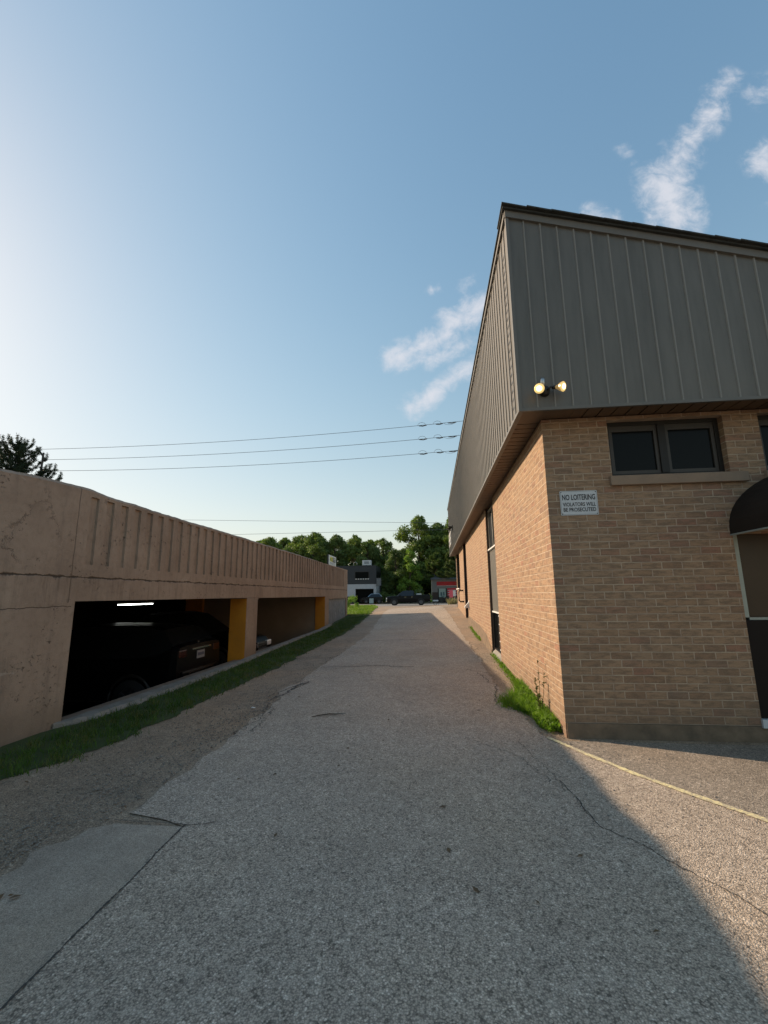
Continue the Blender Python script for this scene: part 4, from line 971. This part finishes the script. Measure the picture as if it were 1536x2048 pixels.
e = empty('rooftop_unit', 'white boxy air handling unit on the charcoal roof', 'rooftop unit', (-10.6, 73.5, 6.17))
k = MB(); k.box(-.72, .72, -.6, .6, .1, .92); k.build('cabinet', M_WSIGN, e, bevel=.02); k = MB(); k.box(-.66, -.55, -.5, .5, 0, .1); k.box(.55, .66, -.5, .5, 0, .1); k.build('feet', M_BLKMETAL, e); k = MB(); k.box(-.4, .4, -.61, -.601, .3, .75); k.build('grille', mat('unit_grille', col=(.25, .26, .27)), e)
e = empty('roof_vent_pipe', 'grey gooseneck vent pipe arching over the charcoal roof', 'vent pipe', (-12.5, 73, 6.17))
k = MB(); k.tube([(-.28, 0, 0), (-.28, 0, .35)]+[(-.28*math.cos(R(a)), 0, .35+.28*math.sin(R(a))) for a in range(20, 181, 20)]+[(.28, 0, .15)], .06, 8); k.build('pipe', mat('vent_grey', col=(.18, .19, .19)), e, True)
k = MB(); k.tube([(-.28, 0, -.0), (-.28, 0, .03)], .10, 8); k.build('flashing', M_BLKMETAL, e)
# car by the shop
e = empty('parked_hatchback', 'dark hatchback with silver edged rear window parked before the shop front', 'car', (-11.2, 70.2, .05), R(25))
loft_car(e, [(0, .35, .6, .72, .74, .70, .75, .74, .66, 0), (.25, .25, .6, .92, .95, .82, .88, .84, .75, 0), (1.0, .22, .62, 1.0, 1.03, .86, .88, .85, .76, 2), (1.6, .22, .62, 1.02, 1.48, .86, .88, .85, .62, 1), (2.9, .22, .62, 1.04, 1.48, .86, .88, .85, .62, 2), (3.3, .3, .62, 1.04, 1.1, .84, .86, .83, .78, 0), (3.4, .38, .6, .9, .95, .8, .82, .8, .76, 0)], M_CARBLK)
wheels(e, (.7, 2.8), .32, .88)
k = MB(); k.tube([(.98, -.76, 1.06), (1.6, -.64, 1.51), (2.9, -.64, 1.52), (3.32, -.78, 1.1)], .04, 6); k.build('roof_trim', M_CHROME, e)
e = empty('sandwich_board', 'pale blue sandwich board standing at the shop corner', 'sign', (-9.35, 69.4, .03))
k = MB(); k.box(-.33, .33, -.03, 0, .1, .85); k.build('front_board', mat('pale_board', varied((.35, .45, .44), (.22, .30, .30), 4)), e); k = MB(); k.add([(-.3, .05, .85), (.3, .05, .85), (.3, .35, 0), (-.3, .35, 0), (-.3, .07, .85), (.3, .07, .85), (.3, .37, 0), (-.3, .37, 0)], [(0, 1, 2, 3), (7, 6, 5, 4), (0, 4, 5, 1), (2, 6, 7, 3)]); k.box(-.33, -.29, -.03, 0, 0, .1); k.box(.29, .33, -.03, 0, 0, .1); k.build('rear_board', M_BLKMETAL, e)
e = empty('handrail', 'dark slanting handrail on the grass by the shop', 'handrail', (-12.6, 66, .05))
k = MB(); k.tube([(-.6, 0, 1.25), (.35, 0, .1)], .05, 6); k.tube([(-.6, 0, 1.25), (-.6, 0, -.1)], .04, 6); k.tube([(.35, 0, .1), (.35, 0, -.1)], .04, 6); k.tube([(-.9, 0, .95), (-.1, 0, .2)], .04, 6); k.build('rail', M_BLKMETAL, e)

# billboard sign behind the parapet
SB = empty('roadside_sign', 'white framed sign with yellow and black logo above the garage parapet', 'sign', (-8.0, 34.2, .4))
k = MB(); k.box(-.12, 0, 0, 2.75, 3.38, 4.22); k.build('cabinet', M_BLKMETAL, SB)
k = MB(); k.box(.0, .02, .05, 2.70, 3.42, 4.20); fc_ = k.build('face', M_WHITE, SB)
k = MB(); k.box(.021, .03, .45, 1.35, 3.72, 4.08); k.build('yellow_panel', mat('sign_yellow', col=(.55, .50, .06), rough=.5), fc_)
k = MB(); k.box(.021, .03, 1.38, 2.42, 3.70, 4.09); k.build('black_panel', M_BLACK, fc_)
k = MB(); k.box(.031, .036, .58, .80, 3.80, 3.98); k.box(.031, .036, .85, 1.15, 3.76, 3.80); k.build('logo_mark', M_BLACK, fc_)
k = MB(); k.box(.031, .036, 1.50, 1.62, 3.76, 4.03); k.box(.031, .036, 1.75, 2.30, 3.97, 4.03); k.box(.031, .036, 1.95, 2.08, 3.76, 3.97); k.build('logo_letter', M_WHITE, fc_)
k = MB()
for a in (.5, 1.1, 1.7): k.box(.021, .03, a, a+.45, 3.58, 3.63); k.box(.021, .03, a+.1, a+.55, 3.49, 3.53)
k.build('small_text', mat('sign_grey_text', col=(.2, .21, .24)), fc_)
for y in (.5, 2.2):
    k = MB(); k.tube([(-.06, y, -.3), (-.06, y, 3.40)], .07, 8); k.build('post', M_BLKMETAL, SB)

# red fronted store on the right
ST = empty('corner_store', 'low grey store with red fascia band half hidden by trees', 'store', (.05, 78, 0))
M_SG = mat('store_grey', varied((.26, .25, .24), (.22, .21, .20), 2)); M_SBR = mat('store_brown', varied((.09, .06, .05), (.07, .05, .04), 3)); M_REDP = mat('red_fascia', varied((.55, .02, .025), (.42, .016, .022), 2, .5))
M_REDD = mat('red_banner', varied((.65, .04, .06), (.52, .03, .05), 2, .5))
k = MB(); k.box(0, 8, 0, 6, 1.75, 4.0); k.box(8, 14, 0, 6, 0, 4.0); k.build('wall', M_SG, ST)
k = MB(); k.box(0, 8, .02, 6, 0, 1.75); k.build('lower_wall', M_SBR, ST)
k = MB(); k.box(-.08, .0, -.05, 6, 0, 3.95); k.build('sunlit_side', mat('sunlit_cream', col=(.6, .55, .42)), ST)  # sunlit side of the store: sunlight put into the cream colour
k = MB(); k.prism([(-.4, 3.95), (6.4, 3.95), (3, 5.2)], 'x', -.2, 14.2); k.build('roof', mat('grey_roof', varied((.20, .20, .20), (.15, .15, .15), 3)), ST)
k = MB(); k.box(.85, 8, -.10, -.01, 2.85, 3.55); fb = k.build('fascia_band', M_REDP, ST); k = MB(); k.box(.85, 8, -.12, -.101, 2.78, 2.86); k.build('band_line', M_WSIGN, fb)
k = MB(); k.box(1.20, 2.35, -.06, -.01, .85, 2.35); po = k.build('window_poster', mat('poster_green', varied((.42, .50, .46), (.34, .42, .38), 2)), ST)
k = MB(); k.box(1.45, 1.75, -.066, -.061, 1.15, 1.75); k.box(1.9, 2.15, -.066, -.061, 1.2, 1.8); k.box(1.55, 2.1, -.066, -.061, 1.0, 1.12); k.build('poster_print', mat('poster_ink', col=(.08, .13, .15)), po)
k = MB(); k.box(1.0, 1.2, -.05, -.012, .3, 2.4); k.box(2.35, 2.6, -.05, -.012, .3, 2.4); k.build('window_frame', M_BLKMETAL, ST)
k = MB(); k.box(2.65, 4.3, -.07, -.01, 1.1, 2.45); rb = k.build('red_banner', M_REDD, ST)
k = MB()
for z in (1.22, 1.62, 2.0): k.box(2.7, 4.2, -.08, -.071, z, z+.13)
build_split(k, 'banner_stripe', M_WSIGN, rb)
for i, (x, w__) in enumerate(((1.6, .7), (2.6, .8), (3.6, .7))):
    e = empty('waste_bin', ['low black bin before the store window poster', 'grey brown bin in the middle of the store front', 'dark bin nearest the red banner end of the store'][i], 'bin', (x, 76.6, .01), 0, 'bins before the red store')
    k = MB(); k.prism([(-w__/2*.85, 0), (w__/2*.85, 0), (w__/2, .85), (-w__/2, .85)], 'y', -.35, .35); k.build('bin_body', [M_BLKMETAL, M_SBR, mat('bin_grey', col=(.06, .05, .055))][i], e, bevel=.02)
    k = MB(); k.box(-w__/2-.02, w__/2+.02, -.37, .37, .85, .93); k.build('lid', M_BLKMETAL, e, bevel=.02)
# small sign on stakes beside the brick corner
SP = empty('stake_sign', 'pink red and white board on tan stakes beyond the brick building corner', 'sign', (2.02, 45.0, gz(2, 45)))
k = MB(); k.box(-.28, .08, -.02, .02, .72, 1.45); k.build('red_board', mat('pink_red', col=(.65, .10, .14), rough=.5), SP); k = MB(); k.box(.082, .34, -.02, .02, .85, 1.4); k.build('white_board', M_WHITE, SP)
for x in (-.22, .26): k = MB(); k.tube([(x, 0, -.1), (x, 0, .85)], .03, 6); k.build('stake', mat('tan_wood', col=(.35, .28, .18)), SP)
k_ = [(random.uniform(1.6, 2.4), random.uniform(44.6, 45.6)) for _ in range(700)]
tag(blades(700, np.array([q[0] for q in k_]), np.array([q[1] for q in k_]), .25, .7, .03, 'dry_grass', leaf_mat('dry_grass', (.20, .17, .09), (.32, .28, .16), 3, .2)), 'dry tan grass tuft around the pink stake sign', 'grass', kind='stuff')
# utility cart
UC = empty('hand_cart', 'small wheeled cart with pale box behind the pickup', 'cart', (.42, 60.0, gz(.4, 60)))
k = MB(); n_ = 20; k.tube([(math.cos(2*math.pi*i/n_)*.22, 0, .24+math.sin(2*math.pi*i/n_)*.22) for i in range(n_+1)], .022, 6); k.build('wheel', M_TYRE, UC)
k = MB()
for i in range(6): a = math.pi*i/6; k.tube([(math.cos(a)*.21, 0, .24+math.sin(a)*.21), (-math.cos(a)*.21, 0, .24-math.sin(a)*.21)], .006, 5)
k.build('spoke', M_METAL, UC)
k = MB(); k.box(-.32, .42, -.15, .15, .50, .68); k.build('tray', M_WSIGN, UC, bevel=.02); k = MB(); k.tube([(.0, .05, .24), (.0, .05, .5)], .02, 6); k.tube([(.4, 0, .66), (.75, 0, .95)], .018, 6); k.tube([(.38, 0, .5), (.40, 0, .0)], .02, 6); k.build('frame', M_BLKMETAL, UC)

# ------------------------------------------------------------------ power lines
def wire(name, pts, r, lab, sag=.15, group='overhead wires'):
    a, b_ = Vector(pts[0]), Vector(pts[1]); n_ = 40; k = MB()
    k.tube([tuple(a.lerp(b_, i/n_)-Vector((0, 0, sag*4*(i/n_)*(1-i/n_)))) for i in range(n_+1)], r, 5)
    return tag(k.build(name, M_WIRE, None, fix=False), lab, 'wire', group)
M_WIRE = mat('wire', col=(.10, .105, .11), rough=.6)
XP = 6.0
UP = empty('utility_pole', 'grey utility pole behind the pine with its crossarm insulators', 'utility pole', (-29.9, 30.0, .0))
k = MB(); k.tube([(0, 0, -.2), (.15, 0, 12.6)], [.15, .07], 10); k.build('pole', mat('pole_wood', varied((.12, .11, .10), (.08, .075, .07), 5)), UP)
k = MB(); k.tube([(.15, 0, 12.3), (-.35, 0, 12.95)], [.07, .05], 8); k.tube([(.15, 0, 11.9), (.55, 0, 12.0)], .04, 6); k.tube([(.15, 0, 11.0), (.5, 0, 11.1)], .04, 6); k.build('insulator_arm', M_BLKMETAL, UP)
U2 = empty('utility_pole', 'wooden utility pole hidden behind the brick building roof', 'utility pole', (XP, 30.0, .4))
k = MB(); k.tube([(0, 0, -.6), (0, 0, 14.4)], [.19, .13], 10); k.build('pole', bpy.data.materials['pole_wood'], U2)
for z in (13.3, 12.2, 11.1):
    k = MB(); k.tube([(0, 0, z), (-.8, 0, z+.05)], .05, 6); k.build('insulator_arm', M_BLKMETAL, U2)
for i, (zl, zr, lab) in enumerate(((12.9, 13.60, 'topmost of the three thick wires over the driveway'), (12.03, 12.55, 'middle of the three thick wires over the driveway'), (11.12, 11.45, 'lowest of the three thick wires over the driveway'))):
    xl = -30.2+i*.5
    wr = wire('power_line', [(xl, 30, zl), (XP-.8, 30, zr+.05)], .016, lab, .42)
    sagf = lambda x: .42*4*((x-xl)/(XP-.8-xl))*(1-(x-xl)/(XP-.8-xl)); zf = lambda x: zl+(zr+.05-zl)*(x-xl)/(XP-.8-xl)-sagf(x)
    k = MB()
    for xa, xb in ((-.55, .0), (.65, 1.15), (1.5, 2.1)):        # grips and spiral dampers
        k.tube([(xa, 30, zf(xa)-.02), ((xa+xb)/2, 30, zf((xa+xb)/2)-.07), (xb, 30, zf(xb)-.02)], .035, 6)
    for xc in (-.35, .75):
        k.tube([(xc+.28*math.cos(R(a)), 30+.03*math.sin(R(a)), zf(xc)+.22*math.sin(R(a))) for a in range(0, 181, 20)], .012, 5)
    for xc in (1.6,): k.tube([(xc+.4*math.cos(R(a)), 30, zf(xc)-.16*math.sin(R(a))) for a in range(0, 181, 20)], .010, 5)
    build_split(k, 'wire_grip', M_WIRE, wr)
for (p, q, lab) in (((-60, 40, 10.4), (12, 40, 7.4), 'higher of the two thin telephone wires above the trees'), ((-60, 40, 7.5), (12, 40, 7.2), 'lower of the two thin telephone wires brushing the treetops')):
    wire('telephone_wire', [p, q], .014, lab, .1, 'telephone wires')
wire('power_line', [(-30.2, 30, 12.9), (-70, 26, 11.0)], .014, 'wire running left from the pine tree pole out of frame', .3)

# ------------------------------------------------------------------ trees
def crown_mesh(name, clumps, per, leaf, m, parent, flat=.0, seed=0):
    r_ = np.random.default_rng(seed); Vs, n_tot = [], 0
    for (cx_, cy_, cz_, rr_) in clumps:
        n_ = int(per*(rr_**1.6)); dv = r_.normal(0, 1, (n_, 3)); dv /= np.linalg.norm(dv, axis=1)[:, None]
        rad = rr_*(r_.random(n_)**.45)*r_.uniform(.75, 1.1, n_); P = dv*rad[:, None]*np.array([1, 1, .8])+np.array([cx_, cy_, cz_])
        a = r_.normal(0, 1, (n_, 3)); a /= np.linalg.norm(a, axis=1)[:, None]; b_ = np.cross(a, dv+r_.normal(0, .5, (n_, 3))); b_ /= (np.linalg.norm(b_, axis=1)[:, None]+1e-6)
        s_ = leaf*r_.uniform(.6, 1.3, n_)[:, None]
        Vs.append(np.stack([P-a*s_, P+b_*s_*.45, P+a*s_, P-b_*s_*.45], 1)); n_tot += n_
    V = np.concatenate(Vs).reshape(-1, 3); Fq = np.arange(n_tot)[:, None]*4+np.array([[0, 1, 2, 3]])
    return np_mesh(name, V, Fq, m, parent)
def broadleaf(seed, H, W_, m, leaf=.16, per=230, conic=0.0, trunk=.18, name='deciduous_tree', nb=60, low=.18, spiky=0.0):
    rs = random.Random(seed); root = empty(name, 'x', 'tree')
    k = MB(); k.tube([(0, 0, -.3), (rs.uniform(-.1, .1), 0, H*.3), (rs.uniform(-.3, .3), rs.uniform(-.2, .2), H*.6), (0, 0, H*.9)], [trunk, trunk*.8, trunk*.5, .03], 7)
    cl = []
    for i in range(nb):
        t_ = low+(1-low)*(i+rs.random())/nb; a = rs.uniform(0, 6.28)
        prof = (math.sin(min(1, (t_-low)/(1-low)*.92+.08)*math.pi)**.6)*(1-conic)+(1-(t_-low)/(1-low))*conic+.05
        rad = W_/2*prof*rs.uniform(.3, .95); r0 = W_*.25*rs.uniform(.6, 1.1)*(1-.5*t_)
        c_ = (math.cos(a)*rad, math.sin(a)*rad, H*t_-r0*.3); cl.append((*c_, r0))
        k.tube([(0, 0, H*t_*.75), (c_[0]*.6, c_[1]*.6, H*t_*.88), c_], [.05, .035, .015], 4, caps=False)
        if spiky: cl.append((c_[0], c_[1], c_[2]+r0*.9, r0*.45)); cl.append((c_[0]+rs.uniform(-.2, .2), c_[1], c_[2]+r0*1.5, r0*.25))
    cl.append((0, 0, H*.93, W_*.09)); cl.append((0, 0, H*.99, W_*.05))
    k.build('trunk', M_BARK, root); crown_mesh('crown', cl, per, leaf, m, root, seed=seed)
    return root
def place(o, x, y, lab, s=1.0, rz=0.0, sz=None, group=None):
    o.location = (x, y, gz(x, y)); o.scale = (s, s, sz or s); o.rotation_euler = (0, 0, rz); o['label'] = lab
    if group: o['group'] = group
    return o
tA = broadleaf(11, 13, 7.5, M_LEAFM, .21, 230, .05); tB = broadleaf(12, 12.5, 7, M_LEAFM, .20, 230, .0); tC = broadleaf(13, 14.5, 9, M_LEAFM, .23, 230, 0)
tD = broadleaf(14, 10.5, 5.2, M_LEAFL, .18, 300, .55, nb=44); tE = broadleaf(15, 13.5, 8, M_LEAFD, .22, 230, .0, low=.1)
used = set()
def tree(proto, *a, **k_):
    o = proto if id(proto) not in used else copy_tree(proto); used.add(id(proto)); return place(o, *a, **k_)
GT = 'trees beyond the street'
tree(tB, -40, 86, 'leftmost tree peeking over the parapet, loose feathery crown', s=0.97, group=GT)
tree(tA, -35.5, 88, 'tree second from the left over the parapet, small rounded top', s=0.97, rz=1.1, group=GT)
tree(tB, -31.5, 84, 'thin topped tree where the telephone wires meet the parapet', s=1.02, rz=2.0, group=GT)
tree(tC, -26.5, 87, 'broad rounded mid green tree left of the roadside sign', s=0.90, rz=.4, group=GT)
tree(tA, -22.5, 84, 'dark tree with upright tips just left of the roadside sign', s=1.04, rz=2.6, group=GT)
tree(tE, -18.8, 86, 'dense dark tree directly behind the roadside sign', s=0.97, rz=.9, group=GT)
tree(tA, -15.0, 88, 'dark tree rising behind the left edge of the charcoal building', s=1.02, rz=4.0, group=GT)
tree(tE, -12.0, 84, 'dark tree behind the rooftop unit of the charcoal building', s=0.84, rz=3.0, group=GT)
tree(tA, -9.3, 87, 'narrow dark tree behind the right corner of the charcoal building', s=0.95, rz=5.2, group=GT)
tree(tE, -5.6, 88, 'dark shaded tree between the charcoal building and the tall trees', s=0.75, rz=1.7, group=GT)
tree(tC, -2.3, 88, 'tallest broad tree right of centre behind the pickup', s=1.15, rz=5.5, group=GT)
tree(tE, 1.2, 90, 'dark full tree behind the bright green one', s=1.15, rz=.2, group=GT)
tree(tC, 4.8, 88, 'tall tree whose crown meets the brick building fascia', s=1.13, rz=2.4, group=GT)
tree(tE, 9.0, 86, 'dark tree mostly hidden by the brick building', s=1.07, rz=2.9, group=GT)
tree(tD, -3.6, 76, 'bright light green conical young tree behind the pickup', s=0.90, sz=.86, group='street trees')
tree(tE, -6.2, 78, 'low dark bushy tree beside the charcoal building wall', s=0.68, rz=4.4, group='street trees')
tree(tE, -5.0, 92, 'dark tree filling the gap behind the pickup', s=0.62, rz=2.2, group='street trees')
for i, (x, y, p_, s_, lab) in enumerate(((-37.5, 96, tE, 1.02, 'back row tree at the far left over the parapet'), (-33.0, 97, tA, 1.10, 'back row tree with pointed tips left of the telephone wire dip'),
        (-28.6, 96, tE, 1.08, 'back row dark tree behind the rounded mid green one'), (-24.6, 97, tA, 1.12, 'back row tree filling the gap left of the roadside sign'), (-20.6, 98, tB, 1.12, 'back row feathery tree just above the roadside sign'),
        (-16.8, 97, tE, 1.02, 'back row dark tree between the sign and the charcoal building'), (-13.2, 96, tA, 1.02, 'back row tree above the gooseneck vent pipe'), (-7.6, 98, tB, .86, 'back row low tree right of the charcoal building'))):
    tree(p_, x, y, lab, s=s_, rz=i*1.3, group=GT)
# shrubs under the trees
def shrub(seed, n_=9, m=M_LEAFD):
    rs = random.Random(seed); root = empty('shrub', 'x', 'shrub'); k = MB(); k.tube([(0, 0, -.1), (0, 0, .8)], .06, 5); k.build('stem', M_BARK, root)
    crown_mesh('foliage', [(rs.uniform(-1.6, 1.6), rs.uniform(-.8, .8), rs.uniform(.5, 1.6), rs.uniform(.5, .9)) for _ in range(n_)], 420, .12, m, root, seed=seed); return root
sA = shrub(31); sB = shrub(32, 6, M_LEAFL)
tree(sA, -6.5, 73.5, 'dark shrub against the charcoal building side wall', s=1.0, group='shrubs across the street'); tree(sA, -3.4, 74, 'dark shrub behind the pickup bonnet', s=1.2, rz=2, group='shrubs across the street')
tree(sA, .5, 82, 'dark shrub beside the sunlit cream corner of the store', s=1.2, rz=4, group='shrubs across the street'); tree(sB, -.95, 75, 'small bright shrub above the pickup bed', s=.62, group='shrubs across the street')
tree(sA, -7.6, 82, 'dark shrub behind the charcoal building corner', s=1.6, rz=1, group='shrubs across the street'); tree(sA, -4.8, 80, 'dark shrub under the bright green tree', s=1.7, rz=1, group='shrubs across the street')
tree(sB, -5.7, 30.5, 'bright yellow green shrub on the lawn past the garage end', s=.42, rz=1, group='lawn shrubs')
# pines
def tufts(pts, L, n_per, w_, m, parent, seed, name='crown'):
    r_ = np.random.default_rng(seed); P = np.repeat(np.array(pts), n_per, 0); n_ = len(P)
    P = P+r_.normal(0, .04, (n_, 3)); d_ = r_.normal(0, 1, (n_, 3)); d_[:, 2] = d_[:, 2]*.7+.25; d_ /= np.linalg.norm(d_, axis=1)[:, None]
    s_ = np.cross(d_, r_.normal(0, 1, (n_, 3))); s_ /= np.linalg.norm(s_, axis=1)[:, None]; LL = L*r_.uniform(.6, 1.2, n_)[:, None]
    V = np.stack([P-s_*w_, P+s_*w_, P+d_*LL+s_*w_*.3, P+d_*LL-s_*w_*.3], 1).reshape(-1, 3)
    return np_mesh(name, V, np.arange(n_)[:, None]*4+np.array([[0, 1, 2, 3]]), m, parent)
def pine(seed, H, Rm, low, lab, x, y, m, L=.14, droop=0.0, n_per=16, dens=1.0, w_=.012, dz=.4, up=.45):
    rs = random.Random(seed); root = empty('pine_tree', lab, 'tree', (x, y, gz(x, y))); k = MB()
    k.tube([(0, 0, -.3), (0, 0, H*.6), (0, 0, H)], [.2, .12, .02], 8); pts = []
    z = low
    while z < H-.1:
        f_ = 1-(z-low)/(H-low); nb = rs.randint(4, 6)
        for b_ in range(nb):
            a = rs.uniform(0, 6.28); Lb = Rm*(f_**.75)*rs.uniform(.65, 1.1)+.15
            end = Vector((math.cos(a)*Lb, math.sin(a)*Lb, z+Lb*(up-droop)*rs.uniform(.6, 1.2))); st_ = Vector((0, 0, z)); mid = st_.lerp(end, .55)-Vector((0, 0, Lb*.10))
            k.tube([st_, mid, end], [.035, .022, .01], 4, caps=False)
            for i in range(6): pts.append(tuple(end+Vector((0, 0, .07*i))))
            nn = max(4, int(Lb*9*dens))
            for i in range(nn):
                t_ = .25+.75*i/nn; p = st_.lerp(mid, t_*2) if t_ < .5 else mid.lerp(end, t_*2-1); pts.append(tuple(p))
                if i % 2 == 0:
                    q = p+Vector((rs.uniform(-.35, .35), rs.uniform(-.35, .35), rs.uniform(-.02, .25)))*min(1, Lb*.5)
                    for j in range(4): pts.append(tuple(p.lerp(q, (j+1)/4)))
        z += dz*rs.uniform(.7, 1.2)
    for i in range(14): pts.append((0, 0, H-.07*i))
    k.build('trunk', M_BARK, root); tufts(pts, L, n_per, w_, m, root, seed); return root
pine(51, 12.75, 4.0, 4.5, 'dark pine rising above the garage parapet at the upper left', -31.2, 29.2, M_PINE, L=.13, n_per=20, w_=.014, dens=1.15, dz=.36, up=.85)
pine(52, 10.2, 4.0, 4.6, 'spreading conifer overhanging the red fronted store', 4.9, 74.5, leaf_mat('conifer_right', (.05, .075, .022), (.10, .13, .04), .8, .2), L=.34, droop=.45, n_per=14, w_=.045, dz=.5)
pine(53, 8.6, 3.0, 4.6, 'smaller conifer between the bright green tree and the store', .8, 79.5, M_LEAFD, L=.34, droop=.4, n_per=14, w_=.045, dz=.5)
